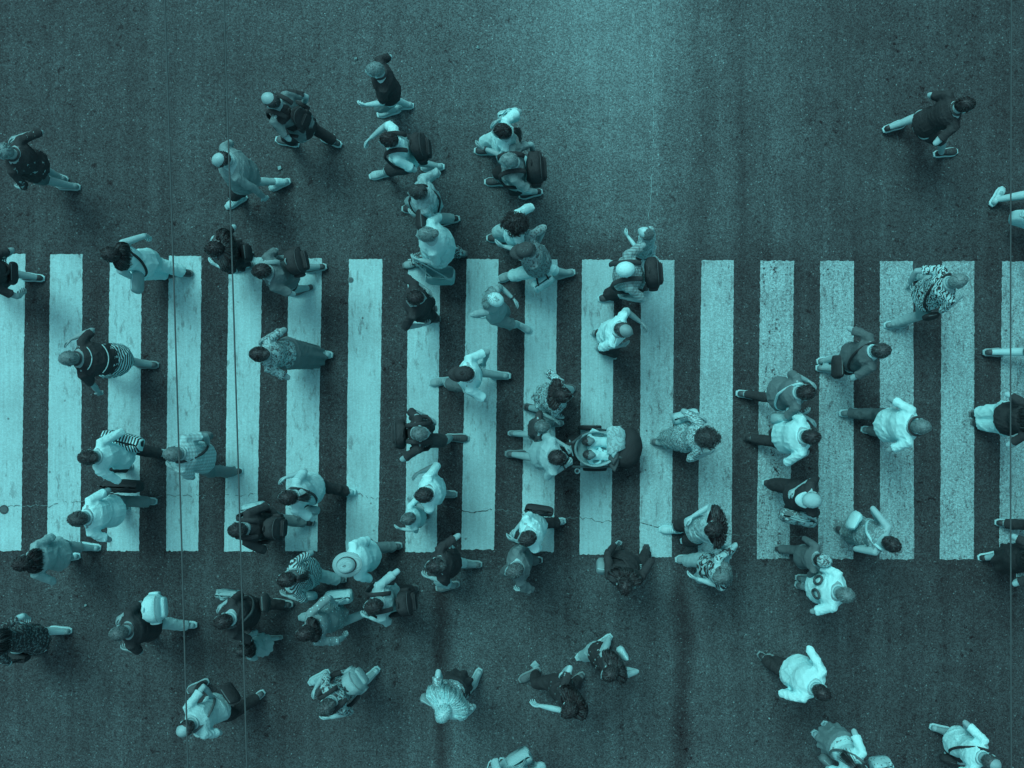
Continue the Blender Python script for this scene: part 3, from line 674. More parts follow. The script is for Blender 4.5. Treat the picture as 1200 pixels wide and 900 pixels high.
p = person("child in pale round hat and grey T-shirt reaching one arm out", (580, 351), 338, L=(578, 368), R=(612, 383), lh=(605, 352, .95), rh=(560, 372, .9), s=.86, fem=True, sk=.7, top=.62, bot=(S_, .5), hair=('long', .6), hat=('beanie', .88), shoes=(.75, .9), nkl=.15, hip=(582, 368), watch=-1)
p = person("person in dark grey cap and frilly grey blouse striding in white trousers", (616, 293), 195, L=(597, 323, 0, .1), R=(662, 321), lh=(607, 302, .95), rh=(632, 289, 1.0), sk=.66, fem=True, fat=1.2, top=(.55, 'speckle', .25, .6), slv='half', bot=('capri', .88), hair=('short', .25), hat=('visor', .16, .16), shoes=(.6, .8), loose=1.3, hip=(632, 306))
handbag(p, "white handbag with black trim under the frilly grey blouse", (636, 331, .62), .85, size=(.14, .07, .10), rot=35, hand=(p, 1), handle_g=.02, pat=None)
p = person("runner in black T-shirt and black shorts, alone at the upper right", (1131, 123), 14, L=(1048, 148, .05), R=(1108, 179), rh=(1104, 157, 1.05), sk=.72, top=.0, bot=(S_, .0), hair=('short', .0), shoes=(.0, .9), hip=(1084, 143), yaw=-18)
p = person("person cut off by the right edge, bare leg and white shoe, upper right", (1252, 222), 0, L=(1168, 231, 0, .9), R=(1235, 245), sk=.78, top=.8, bot=(S_, .7), hair=('short', .02), shoes=(.9, .9))
handbag(None, "white paper carrier bag at the right edge below a white shoe", (1203, 257, .45), .85, size=(.16, .08, .16), rot=-20, tilt=(0, 8), handle_g=.7)
# left part of the crossing
p = person("person in white top and white trousers with long dark hair blowing back", (129, 298), 176, R=(213, 319), L=(190, 322), rh=(177, 276, .85), lh=(150, 322, .8), sk=.75, fem=True, top=.92, slv='none', bot=(T_, .92, 1.15), hair=('long', .03), shoes=(.1, .3), nkl=.22, cov=1.15, hip=(172, 308))
crossbag(p, "pale oval bag on a black strap held by the person all in white", .62, side=-1, size=(.15, .06, .12), off=(-.24, .02, .18), strap=.0)
p = person("bald person in black shirt with pale piping and striped shorts", (80, 420), 182, R=(172, 427), L=(112, 434), lh=(118, 462, .8), rh=(83, 396, 1.05), sk=.58, top=.02, hem=.26, bot=(S_, .84, 1.3, ('hoops', .03, .9)), hair=('buzz', .42), shoes=(.25, .55), hip=(142, 421), fat=1.25)
pm = MB()
for t0, w0 in ((.93, .9), (.62, .95)):
    pm.tube([p.frame(t0 - .05 * (1 - x * x))[0] + p.frame(t0)[1] * x * p.wd(t0)[0] * w0 - p.frame(t0)[2] * (p.wd(t0)[1] * math.sqrt(1 - .8 * x * x) + .026) for x in np.linspace(-.9, .9, 11)], [.006] * 11, 6)
link('piping', pm, cloth(.75), p.top)
p = person("person with wide black hair near the top of the fifth full stripe", (251, 292), 186, L=(285, 313), R=(283, 298), rh=(256, 274, .95), lh=(253, 311, .95), sk=.78, fem=True, top=.04, slv='short', bot=('skirt', .03, .30), hair=('long', .0), nkl=.2, cov=1.85, shoes=(.3, .6))
crossbag(p, "black shoulder bag hanging behind the wide black hair", .03, side=1, size=(.12, .07, .16), off=(-.02, -.21, .10), strap=.02)
p = person("dark-haired person in grey T-shirt with a crossways strap and round black pack", (306, 318), 192, L=(355, 340), R=(370, 314), lh=(333, 343, .9), sk=.68, top=.36, bot=(S_, .05), hair=('short', .02), shoes=(.15, .75), hip=(340, 321))
backpack(p, "round black pack worn high on one shoulder of the person in grey T-shirt", .02, w=.17, h=.17, d=.12, straps=(1,), strapg=.55, dx=.08)
p = person("person in pale patterned blouse and long grey skirt", (303, 415), 180, L=(352, 423), R=(378, 415), lh=(331, 437, .9), rh=(313, 394, 1.0), sk=.62, fem=True, top=(.72, 'floral', .25, 1.3), bot=('skirt', .36, .72), hair=('bun', .02), shoes=(.75, .8), fat=1.1, hip=(340, 413), slv='short')
p = person("person in white shirt with a striped cloth over one shoulder and black trousers", (103, 536), 178, R=(184, 530), L=(142, 548), rh=(128, 512, .95), lh=(119, 555, 1.0), sk=.62, fem=True, top=.90, slv='long', bot=(T_, .0), hair=('bun', .04), shoes=(.55, .7), hip=(146, 533), loose=1.35)
handbag(p, "black and white striped cloth bag at the shoulder of the white shirt", (143, 517, .95), .90, size=(.24, .09, .14), rot=-14, pat=('stripes', .02, 1.1), hand=(p, 1), handle_g=.05)
p = person("person in white T-shirt and grey trousers holding a flat black bag", (91, 608), 182, R=(170, 587), L=(138, 596), rh=(127, 576, .85), lh=(119, 627, .9), sk=.56, top=.97, bot=(T_, .45), hair=('short', .15), shoes=(.5, .85), fat=1.12, hip=(134, 599))
handbag(p, "flat black bag carried beside the white T-shirt, left part of the crossing", (143, 570, .55), .0, size=(.24, .07, .15), rot=-3, hand=(p, 1))
p = person("person with long black hair in pale grey cardigan, below the leftmost stripes", (26, 660), 181, R=(104, 641), L=(80, 653), rh=(44, 640, .95), lh=(52, 676, .9), sk=.7, fem=True, top=.60, slv='long', bot=('capri', .55), hair=('long', .0), nkl=.25, shoes=(.8, .9), hip=(68, 650), fat=1.15, loose=1.2)
p = person("person in cream checked shirt and grey trousers under the left cable", (202, 532), 180, L=(271, 553), R=(236, 528), rh=(248, 523, .85), lh=(203, 550, 1.0), sk=.60, top=(.78, 'plaid', .60, 1.2), bot=(T_, .42), hair=('buzz', .38), shoes=(.1, .9), hip=(240, 540), fat=1.1, loose=1.2)
crossbag(p, "small grey pouch on a dark strap over the cream checked shirt", .35, side=1, size=(.10, .05, .08), strap=.08)
p = person("person in white top with black trousers and white shoe, black hair gathered behind", (337, 583), 178, R=(405, 575), L=(352, 592), rh=(335, 558, .95), lh=(350, 601, .95), sk=.70, fem=True, top=.80, slv='short', bot=(T_, .02), hair=('tail', .0), shoes=(.92, .95), hip=(368, 572), loose=1.35, fat=1.1)
crossbag(p, "thin dark strap bag across the white top", .60, side=-1, size=(.09, .05, .09), strap=.15)
p = person("person in black jacket with grey trousers, black glossy hair, under the right cable", (278, 621), 178, R=(356, 611), L=(316, 622), lh=(300, 638, .9), rh=(303, 601, .9), sk=.68, fem=True, top=.02, slv='half', bot=(T_, .42), hair=('short', .02), shoes=(.05, .4), hip=(318, 617), fat=1.15, collar=.5, loose=1.2)
backpack(p, "soft black pack on the person in black jacket", .03, w=.15, h=.19, d=.10, strapg=.02)
handbag(p, "pale paper bag held above the black jacket", (297, 595, .75), .72, size=(.14, .06, .11), rot=10, hand=(p, 1), handle_g=.6)
# bottom left
p = person("person in black floral dress cut off at the left edge", (-16, 757), 184, R=(70, 739), L=(40, 762), rh=(36, 721, .85), lh=(0, 776, .9), sk=.78, fem=True, top=(.04, 'speckle', .42, .6), slv='short', bot=('dress', .38, .5), hair=('long', .02), shoes=(.6, .8), hip=(17, 752), sandal=True)
handbag(None, "black rectangular bag at the hem of the floral dress, left edge", (20, 771, .6), .0, size=(.14, .05, .10), rot=0)
p = person("person in dark top with pale trousers carrying a white backpack on one side", (139, 742), 186, R=(218, 732), L=(170, 745), rh=(143, 721, 1.0), lh=(151, 762, .9), sk=.58, top=.06, slv='short', bot=(T_, .75), hair=('buzz', .28), shoes=(.8, .85), hip=(172, 737), fat=1.15, loose=1.2)
backpack(p, "white backpack with a dark back panel worn sideways by the person in dark top", .85, w=.18, h=.17, d=.12, straps=(), dx=.20, t=.8)
p = person("person in striped blouse with dark ponytail and cream trousers", (335, 679), 182, R=(393, 678), L=(352, 688), rh=(358, 652, .85), lh=(338, 700, .95), sk=.62, fem=True, top=(.12, 'diag', .80, 1.6), slv='short', bot=(T_, .80, 1.15), hair=('tail', .02), shoes=(.5, .6), hip=(362, 676), fat=1.1)
crossbag(p, "pale open pouch at the elbow of the striped blouse", .7, side=-1, size=(.10, .05, .08), strap=.7)
p = person("person in black with a pale square neckline, beside the child in pale dress", (261, 728), 183, R=(331, 707), L=(284, 732), rh=(261, 708, .95), lh=(276, 741, .95), sk=.66, top=.05, slv='half', bot=(T_, .02), hair=('short', .0), shoes=(.15, .6), hip=(290, 720), fat=1.15, collar=.7)
crossbag(p, "dark bag with pale ring buckle behind the person in black", .12, side=1, size=(.13, .06, .10), off=(.10, -.21, .04), strap=.22)
handbag(None, "pale oval shopping bag beside the black-haired person in black", (267, 697, .7), .62, size=(.14, .05, .10), rot=-4)
p = person("small child in pale grey dress with dark hair, lower left", (284, 762), 192, R=(322, 748), L=(303, 757), rh=(300, 741, .8), lh=(296, 771, .85), s=.66, fem=True, sk=.70, top=.66, slv='short', bot=('dress', .25, 1.0), hair=('bob', .03), shoes=(.5, .6))
p = person("person in wide straw hat and white shirt, grey trousers trailing", (408, 661), 190, R=(458, 640), L=(432, 652), rh=(428, 645, .85), lh=(420, 672, .85), sk=.6, top=.97, slv='half', bot=(T_, .42), hair=('short', .1), hat=('straw', .70, .145), shoes=(.25, .6), hip=(434, 652), fat=1.1)
p = person("person in dotted grey dress with black hat hung behind, pale bag on one arm", (357, 742), 196, R=(364, 722), L=(440, 712), rh=(395, 702, .95), lh=(407, 746, .85), sk=.70, fem=True, top=(.50, 'dots', .85, 1.2), slv='half', bot=('dress', .20, .3), hair=('long', .0), shoes=(.75, .8), hip=(388, 724), nkl=.10, fat=1.1)
handbag(p, "boxy white handbag on the arm of the dotted grey dress", (397, 700, .75), .80, size=(.17, .08, .11), rot=5, hand=(p, 1), handle_g=.7)
p = person("person in pale grey T-shirt with black backpack, right of the dotted dress", (437, 710), 188, R=(477, 690), L=(462, 716), rh=(458, 675, 1.0), lh=(432, 724, .95), sk=.74, top=.70, slv='short', bot=(T_, .05), hair=('short', .03), shoes=(.05, .3), hip=(458, 703), fat=1.1)
backpack(p, "black backpack behind the pale grey T-shirt, lower left", .0, w=.16, h=.20, d=.11, strapg=.0, dx=-.06)
p = person("bald person in pale shirt with grey straps and black trousers, bottom left", (217, 854), 214, R=(232, 804), L=(299, 819), rh=(252, 812, .95), lh=(240, 862, .95), sk=.66, top=.78, slv='short', bot=(T_, .02), hair=('fringe', .03), shoes=(.25, .75), hip=(258, 832))
crossbag(p, "large dark satchel on a grey strap, bottom left", .04, side=1, size=(.15, .07, .12), off=(.06, -.21, .04), strap=.28)
p = person("person with bun, pale grey backpack and black shorts in the bottom row", (382, 829), 218, R=(374, 794), L=(434, 792), rh=(368, 806, .95), lh=(386, 842, 1.0), sk=.72, fem=True, top=(.70, 'floral', .15, 1.0), slv='short', bot=(S_, .0), hair=('bun', .18), shoes=(.85, .9), hip=(410, 804))
backpack(p, "pale grey backpack with black edges, bottom row", .62, w=.16, h=.20, d=.11, strapg=.02)
# middle
p = person("person in black cap and white T-shirt striding across the middle stripes", (544, 438), 182, L=(517, 447), R=(587, 440), rh=(570, 425, .9), lh=(553, 464, .95), sk=.64, top=.96, bot=(S_, .32), hair=('short', .02), hat=('cap', .0, .0), shoes=(.65, .8), fat=1.05, hip=(550, 442))
p = person("grey-haired person in black T-shirt heading right with a black pack on the back", (493, 508), 2, R=(535, 513), L=(490, 505), lh=(503, 489, .9), rh=(488, 532, .95), sk=.64, top=.02, bot=(S_, .15), hair=('buzz', .38), shoes=(.1, .7), hip=(490, 509), collar=.6)
backpack(p, "black backpack on the grey-haired person heading right", .0, w=.17, h=.22, d=.09, strapg=.0)
p = person("dark-haired person in patterned pale dress, left of the pushchair, holding a child's hand", (660, 463), 352, L=(660, 455), R=(626, 479), lh=(655, 447, .9), rh=(654, 491, .72), sk=.66, fem=True, top=(.80, 'floral', .1, 1.5), slv='short', bot=('dress', .40, .6), hair=('long', .0), nkl=.03, cov=1.3, shoes=(.05, .3), hip=(650, 470))
p = person("child in dark grey T-shirt beside the pushchair holding a hand", (636, 500), 2, L=(650, 497), R=(604, 508), lh=(652, 492, .95), rh=(634, 516, .8), s=.74, sk=.70, top=.14, bot=(S_, .5), hair=('short', .40), shoes=(.5, .8))
p = person("person in pale grey T-shirt pushing the pushchair", (654, 536), 2, R=(604, 532), L=(640, 524), lh=(664, 523, 1.02), rh=(666, 545, 1.02), sk=.66, top=.70, bot=(S_, .30), hair=('short', .02), shoes=(.25, .5), hip=(632, 532), fat=1.12, watch=1, hand_curl=.9)
p = person("person in white shirt holding a small child by the hand, lower middle", (496, 580), 184, R=(522, 579), L=(494, 590), rh=(491, 552, .95), lh=(485, 590, .85), sk=.52, top=.97, bot=(S_, .5), hair=('short', .03), shoes=(.5, .85), fat=1.1, hip=(507, 575), slv='half')
p = person("small child in cream shirt led by the person in white shirt", (478, 608), 196, R=(494, 607), L=(496, 600), rh=(484, 590, 1.25), lh=(468, 620, 1.0), s=.72, sk=.72, top=.86, slv='half', bot=(S_, .4), hair=('short', .30), shoes=(.3, .6))
p = person("person in black top and cream trousers just below the middle stripes", (509, 663), 186, R=(552, 661), L=(525, 687), rh=(530, 634, .95), lh=(503, 677, .9), sk=.66, fem=True, top=.02, slv='short', bot=('capri', .78), hair=('bun', .05), shoes=(.4, .7), hip=(526, 663), fat=1.15)
handbag(p, "pale cloth bag with small white pouch held at the black top, below the stripes", (521, 647, .8), .70, size=(.13, .06, .11), rot=35, hand=(p, 1))
p = person("person in white T-shirt with a black bag at the shoulder, bottom of the stripes", (617, 631), 196, R=(650, 612), L=(612, 622), rh=(603, 622, .95), lh=(601, 632, .98), sk=.70, top=.97, bot=(T_, .02), hair=('short', .06), shoes=(.7, .85), hip=(628, 616), fat=1.1)
handbag(p, "black bag hung behind the white T-shirt at the bottom of the stripes", (632, 598, .9), .0, size=(.17, .06, .10), rot=-8, hand=None, handle_g=.0)
p = person("person in plain grey top with short grey hair, below the white T-shirt", (602, 669), 188, lh=(612, 692, .85), rh=(603, 654, 1.0), L=(606, 664), R=(622, 657), sk=.78, top=.37, slv='long', bot=(T_, .30), hair=('short', .28), fat=1.1, hip=(610, 659), yaw=12)
p = person("child in pale print dress looking up beside the white cap", (756, 273), 150, R=(763, 300), L=(748, 298), rh=(764, 297, .8), lh=(733, 275, 1.0), s=.72, fem=True, sk=.84, top=(.78, 'floral', .5, 1.5), slv='half', bot=('dress', .2, .4), hair=('short', .40), shoes=(.8, .9), pitch=.75, hip=(757, 290))
p = person("person in white cap and checked shirt with a black backpack", (733, 316), 184, L=(715, 348), R=(748, 338), lh=(735, 352, .95), rh=(738, 298, .95), sk=.66, top=(.42, 'plaid', .68, 1.4), bot=(T_, .0), hair=('buzz', .5), hat=('beanie', .97), shoes=(.1, .9), hip=(740, 328), fat=1.35, loose=1.3)
backpack(p, "black backpack on the person in white cap", .02, w=.19, h=.22, d=.11, strapg=.12)
p = person("grey-haired person in white T-shirt heading right, below the white cap", (731, 387), 338, R=(710, 412), L=(706, 393), lh=(754, 379, .9), rh=(727, 406, 1.0), sk=.58, top=.98, bot=(T_, .06), hair=('fringe', .1), shoes=(.55, .75), hip=(712, 393), slv='short')
p = person("person with dark curly hair in a long pale speckled dress", (829, 513), 358, R=(776, 519), L=(806, 511), lh=(818, 486, .95), rh=(829, 533, .95), sk=.66, fem=True, top=(.80, 'weave', .34, 1.3), slv='short', bot=('dress', .68, .25), hair=('curly', .10), shoes=(.3, .5), hip=(800, 513), fat=1.05)
handbag(p, "pale soft bag at the elbow of the speckled dress", (803, 488, .85), .74, size=(.16, .07, .12), rot=15, hand=(p, 1) if False else None, handle_g=.65)
p = person("person with long black hair in pale camisole and black shorts, white shoe forward", (834, 620), 184, R=(787, 621), L=(812, 632), rh=(807, 606, 1.0), lh=(822, 632, 1.05), sk=.76, fem=True, top=(.72, 'speckle', .5, .6), slv='none', bot=(S_, .0), hair=('long', .02), shoes=(.92, .95), nkl=.24, cov=1.9, hip=(815, 624), socks=None)
p = person("person with pale bobbed hair in black and white print top", (844, 675), 190, R=(806, 655), L=(828, 672), lh=(812, 677, .95), rh=(856, 652, 1.0), sk=.76, fem=True, top=(.05, 'camo', .78, 1.2), slv='short', bot=('capri', .70), hair=('bob', .42), shoes=(.6, .85), hip=(830, 667), hat=('band', .0))
p = person("person dressed in black with black hair, one pale hand raised beside a stripe end", (732, 687), 262, L=(757, 652), R=(722, 644), rh=(721, 634, .9), lh=(757, 660, .95), sk=.66, fem=True, top=.0, slv='long', bot=(T_, .0), hair=('long', .0), hip=(732, 662), nkl=.14, cov=1.5, shoes=(.02, .1), fat=1.3, collar=.3, loose=1.3)
crossbag(p, "pale and black bag at the side of the person dressed in black", .55, side=1, size=(.07, .10, .13), strap=.02, off=(.27, .0, .3))
# bottom middle
p = person("person with very long fair hair and dark skirt at the bottom", (519, 836), 238, R=(516, 806), L=(557, 796), rh=(519, 798, 1.0), lh=(548, 839, .9), sk=.72, fem=True, top=(.40, 'floral', .85, 1.4), slv='short', bot=('skirt', .10, .35), hair=('long', .88), nkl=.36, cov=2.1, shoes=(.7, .8), hip=(533, 808))
crossbag(p, "grey purse held in front of the fair-haired person", .55, side=1, size=(.10, .05, .09), off=(.20, .22, .18), strap=.5)
p = person("person in dotted black dress with black hair, both arms out, bottom centre", (666, 832), 216, R=(621, 791), L=(674, 798), lh=(627, 826, .95), rh=(661, 783, .95), sk=.78, fem=True, top=(.0, 'dots', .5, .9), slv='short', bot=(T_, .03), hair=('long', .0), nkl=.17, cov=1.7, shoes=(.3, .5), hip=(656, 808), fat=1.1)
p = person("person in dotted black top with pale trousers, right of the black dress", (714, 789), 212, R=(688, 766), L=(706, 753), rh=(701, 768, .95), lh=(722, 780, 1.0), sk=.72, fem=True, top=(.0, 'dots', .7, .9), slv='none', bot=(T_, .72), hair=('long', .03), nkl=.18, cov=1.6, shoes=(.85, .9), hip=(702, 770))
crossbag(p, "small white buckled bag behind the dotted black top", .85, side=-1, size=(.10, .05, .09), off=(-.04, -.24, .30), strap=.05)
p = person("person in pale shirt cut off by the bottom edge, black shorts", (606, 930), 262, L=(588, 902), R=(574, 905), sk=.66, top=.70, slv='half', bot=(S_, .05), hair=('short', .02), hip=(600, 905), fat=1.0, rh=(583, 900, .9))
handbag(None, "pale folded carrier bag at the bottom edge", (609, 890, .95), .68, size=(.15, .09, .13), rot=30, inside=.5, handle_g=.6)
# right part of the crossing
p = person("person in dark grey T-shirt with a pale strap and black leggings", (945, 460), 0, R=(875, 462), L=(920, 455), lh=(949, 447, .95), rh=(940, 487, .95), sk=.66, fem=True, top=.36, bot=('leggings', .0), hair=('short', .0), shoes=(.15, .9), hip=(914, 462), fat=1.2, collar=.72)
crossbag(p, "pale shoulder bag on the dark grey T-shirt", .68, side=1, size=(.12, .07, .12), strap=.85)
p = person("person in plain white T-shirt with black trousers, below the dark grey T-shirt", (951, 512), 0, R=(884, 514), L=(915, 506), lh=(948, 490, 1.0), rh=(938, 537, .95), sk=.66, top=1.0, bot=(T_, .0), hair=('short', .02), shoes=(.02, .05), hip=(921, 512), fat=1.25, slv='half', loose=1.2)
p = person("person in pale peaked cap and all-black clothes, hands together", (951, 586), 180, L=(940, 597), R=(908, 567), rh=(930, 574, 1.0), lh=(932, 584, 1.0), sk=.74, fem=True, top=.0, slv='half', bot=(T_, .0, 1.05), hair=('fringe', .35), hat=('cap', .70, .82), hip=(934, 582), fat=1.1, collar=.7)
handbag(None, "pale round-ended bag beside the pale peaked cap", (935, 607, .85), .76, size=(.22, .08, .11), rot=-12, pat=('camo', .35, .8))
p = person("bald person in zebra-print shirt striding in pale trousers", (1123, 329), 12, R=(1050, 380), L=(1081, 322), lh=(1060, 335, .9), rh=(1123, 352, 1.0), sk=.66, top=(.82, 'zebra', .06, 1.2), bot=(T_, .62, .9), hair=('buzz', .5), shoes=(.5, .85), hip=(1086, 350), fat=1.1)
crossbag(p, "slim black strap bag over the zebra-print shirt", .02, side=1, size=(.10, .04, .08), strap=.0)
p = person("person in dark grey T-shirt and black shorts, below left of the zebra shirt", (1033, 411), 2, L=(971, 422), R=(970, 432), lh=(1009, 393, .95), rh=(1004, 440, .9), sk=.68, top=.28, bot=(S_, .03), hair=('short', .12), shoes=(.5, .85), hip=(996, 421), collar=.8)
crossbag(p, "black satchel low on the dark grey T-shirt and black shorts", .02, side=1, size=(.16, .07, .12), strap=.02, off=(.10, -.14, -.04))
p = person("person in white T-shirt with dark headphones round the neck and grey jeans", (1080, 500), 356, L=(996, 484), R=(1023, 505), lh=(1051, 475, .95), rh=(1049, 524, .9), sk=.60, top=.93, bot=(T_, .30), hair=('buzz', .45), hat=('headphones', .0), shoes=(.45, .9), hip=(1040, 499), fat=1.2)
p = person("person with dark topknot in flecked grey dress with a white bag", (1045, 638), 332, L=(1005, 618), R=(990, 625), lh=(1024, 604, .95), rh=(1022, 640, .95), sk=.70, fem=True, top=(.45, 'speckle', .7, .7), slv='none', bot=('dress', .45, .4), hair=('bun', .02), shoes=(.1, .4), hip=(1015, 625))
crossbag(p, "white handbag with curved strap on the flecked grey dress", .88, side=-1, size=(.13, .07, .11), strap=.85, off=(-.06, -.22, .12))
p = person("child in grey top and patterned beanie beside the numbered jersey", (964, 657), 352, L=(918, 643), R=(945, 656), lh=(953, 640, .9), rh=(966, 672, .95), s=.80, sk=.68, top=.32, slv='long', bot=(T_, .32), hair=('short', .05), hat=('beanie', .25, 'camo', .75, 2.0), shoes=(.05, .5), hip=(941, 655))
p = person("person in white sports jersey with dark numerals on the back", (991, 697), 350, L=(946, 678), R=(945, 688), lh=(966, 677, .95), rh=(970, 708, 1.0), sk=.60, top=.95, slv='short', bot=(S_, .80), hair=('short', .42), shoes=(.3, .7), hip=(961, 688), fat=1.3, loose=1.25)
JERSEY = p
p = person("person in bright white shirt with arms swept back and black trousers, lower right", (963, 812), 325, L=(910, 775), R=(899, 774), lh=(952, 769, .95), rh=(924, 810, .9), sk=.72, top=1.0, slv='long', bot=(T_, .0), hair=('short', .0), shoes=(.02, .5), hip=(931, 786), fat=1.25, loose=1.25, watch=1)
p = person("person in white top with dark ponytail cut off by the bottom edge", (1010, 906), 318, L=(975, 855), R=(962, 867), lh=(1002, 860, .9), rh=(985, 905, .9), sk=.72, fem=True, top=.96, bot=('skirt', .50, .40), hair=('tail', .02), shoes=(.8, .85), hip=(986, 873), fat=1.0)
crossbag(p, "thin grey strap bag over the white top at the bottom edge", .4, side=1, size=(.09, .05, .08), strap=.35)
handbag(None, "white dotted carrier bag at the bottom edge, lower right", (1032, 896, .7), .80, size=(.12, .07, .12), rot=10, pat=('dots', .1, 1.5))
p = person("person in white shirt with a black cross strap and black shorts, bottom right corner", (1162, 894), 338, L=(1103, 855), R=(1120, 888), lh=(1132, 858, .95), rh=(1138, 906, .95), sk=.62, top=.97, bot=(S_, .0), hair=('fringe', .2), shoes=(.7, .85), hip=(1124, 873), fat=1.0)
crossbag(p, "small black bag on a thin strap, bottom right corner", .02, side=1, size=(.10, .05, .08), strap=.0)
p = person("person cut off by the right edge, bare leg reaching the last stripe", (1262, 396), 6, L=(1238, 400), R=(1163, 413), sk=.84, top=.6, bot=(S_, .5), hair=('short', .05), shoes=(.12, .7), hip=(1228, 400))
p = person("person in black top and loose white trousers at the right edge", (1220, 492), 0, L=(1150, 484), R=(1152, 496), lh=(1192, 467, .95), rh=(1194, 518, .95), sk=.78, fem=True, top=.0, slv='short', bot=(T_, .90, 1.35), hair=('long', .02), hip=(1182, 491), shoes=(.1, .3), fat=1.15)
p = person("person cut off by the right edge, dark trouser leg on the last stripe", (1262, 606), 2, R=(1180, 613), L=(1226, 605), sk=.6, top=.02, bot=(T_, .05), hair=('short', .02), shoes=(.03, .8), hip=(1222, 609))
p = person("person in black with white-rimmed shoe at the right edge below the stripes", (1228, 660), 2, L=(1160, 652), R=(1188, 662), rh=(1190, 680, .9), sk=.74, top=.0, bot=('skirt', .0, .35), hair=('long', .02), shoes=(.0, .9), hip=(1196, 657), fem=True, watch=1)
# ---------------------------------------------------------------- pushchair with two babies, near the middle
def pushchair():
    c0 = ground(706, 526, 0); e = bpy.data.objects.new('pushchair', None); COL.objects.link(e); e.location = c0
    tag(e, "black twin pushchair with an oval cream liner and dark front hood, crossing the middle stripes", "pushchair")
    def q(px, py, z): return ground(px, py, z) - c0
    X, Y, Z = np.eye(3); blk = plain(.0, .6, .3, 'black_fabric'); met = plain(.25, .35, .6, 'frame_metal'); rub = plain(.0, .8, .2, 'rubber')
    a = q(695, 525, .55); b = q(742, 524, .55)
    m = MB(); ctr = q(697, 525, .5)
    ids = []; n = 32
    prof = [(.30, .60, .72), (.42, .92, .9), (.62, 1.03, 1.0), (.72, 1.06, 1.03), (.735, 1.0, .98), (.72, .94, .92), (.66, .89, .87), (.64, .6, .6)]
    for z, kx, ky in prof: ids.append(m.addv([ctr + np.array([math.cos(t) * .245 * kx, math.sin(t) * .205 * ky, z - .5 + (.05 * -math.cos(t))]) for t in np.linspace(0, 2 * math.pi, n, endpoint=False)]))
    for u, v in zip(ids[:-1], ids[1:]):
        for i in range(n): j = (i + 1) % n; m.face((u + i, u + j, v + j, v + i))
    m.face([ids[0] + i for i in range(n)][::-1]); m.face([ids[-1] + i for i in range(n)])
    link('liner', m, cloth(.66), e, fold=.004)
    m = MB(); m.loft([(q(714, 525, .40), Y * .16, Z * .08), (q(718, 525, .46), Y * .21, Z * .17), (q(727, 525, .46), Y * .225, Z * .19), (q(737, 524, .46), Y * .24, Z * .20), (q(745, 523, .44), Y * .20, Z * .15), (q(751, 523, .42), Y * .11, Z * .08), (q(753, 523, .42), Y * .03, Z * .02)], 28, sq=2.4)
    h = link('footmuff', m, cloth(.03), e, fold=.004)
    m = MB(); m.tube([q(742 , 514, .57), q(744.5, 521, .57), q(744, 528, .56)], [.006] * 3, 6); link('reflective_strip', m, plain(.8, .4, .5, 'strip'), h)
    m = MB(); m.loft([(q(664, 526, .62), Y * .10, Z * .06), (q(666, 526, .62), Y * .135, Z * .12), (q(674, 526, .60), Y * .15, Z * .14), (q(679, 526, .58), Y * .13, Z * .10)], 20, sq=4); bg = link('storage_pocket', m, cloth(.0), e, fold=.004)
    m = MB(); m.tube([q(667.5, 516, .76), q(669, 525, .76), q(671.5, 534, .76)], [.008] * 3, 6); link('piping', m, plain(.8, .5, .4, 'strip'), bg)
    for sd, py in ((1, 519), (-1, 546)):
        m = MB(); m.tube([q(665, 521 if sd > 0 else 545, 1.0), q(672, 518 if sd > 0 else 547, .97), q(684, 508 if sd > 0 else 547, .68), q(702, 503 if sd > 0 else 548, .40), q(735, 508 if sd > 0 else 545, .12)], [.013] * 5, 8); link('push_bar', m, met, e)
        m = MB(); m.tube([q(661, 521 if sd > 0 else 545.5, 1.01), q(669, 520 if sd > 0 else 545.5, 1.0)], [.02] * 2, 10); link('grip', m, rub, e)
    m = MB(); m.tube([q(663, 521, 1.0), q(661, 533, 1.0), q(663, 545, 1.0)], [.014] * 3, 8); link('handlebar', m, rub, e)
    for px, py, r in ((691, 501, .145), (697, 549, .145), (733, 504, .10), (731, 546, .10)):
        c = q(px, py, r); w = MB(); rings = []
        for rr, o in ((r * .78, -.02), (r * .95, -.024), (r, -.012), (r, .012), (r * .95, .024), (r * .78, .02)):
            rings.append((c + Y * o, X * rr, Z * rr))
        w.loft(rings, 28); wo = link('wheel', w, rub, e)
        hb = MB(); hb.loft([(c + Y * -.028, X * r * .5, Z * r * .5), (c + Y * .028, X * r * .5, Z * r * .5)], 18); link('rim', hb, met, wo)
    m = MB(); m.tube([q(691, 503, .145), q(697, 547, .145)], [.012] * 2, 8); link('axle', m, met, e)
    cup = MB(); cup.loft([(q(676.5, 552, .70), X * .028, Y * .028), (q(676.5, 552, .80), X * .034, Y * .034), (q(676.5, 552, .805), X * .03, Y * .03)], 16); cp = link('cup_holder', cup, plain(.7, .5, .4, 'cup'), e)
    li = MB(); li.loft([(q(676.5, 552, .807), X * .018, Y * .018), (q(676.5, 552, .813), X * .018, Y * .018)], 14); link('lid', li, plain(.1, .5, .4, 'lid'), cp)
    # blanket over the front
    m = MB(); m.loft([(q(711, 517, .70), Y * .15, Z * .02), (q(716, 516, .705), Y * .17, Z * .03), (q(726, 514, .68), Y * .15, Z * .03), (q(733, 515, .65), Y * .11, Z * .02)], 24, sq=3)
    v = np.array(m.v); m.v = [tuple(p + c0) for p in v]
    carried(None, 'blanket', m, cloth(.78, 'floral', .60, .6), "pale blanket spread over the front of the twin pushchair", "blanket", fold=.012)
pushchair()
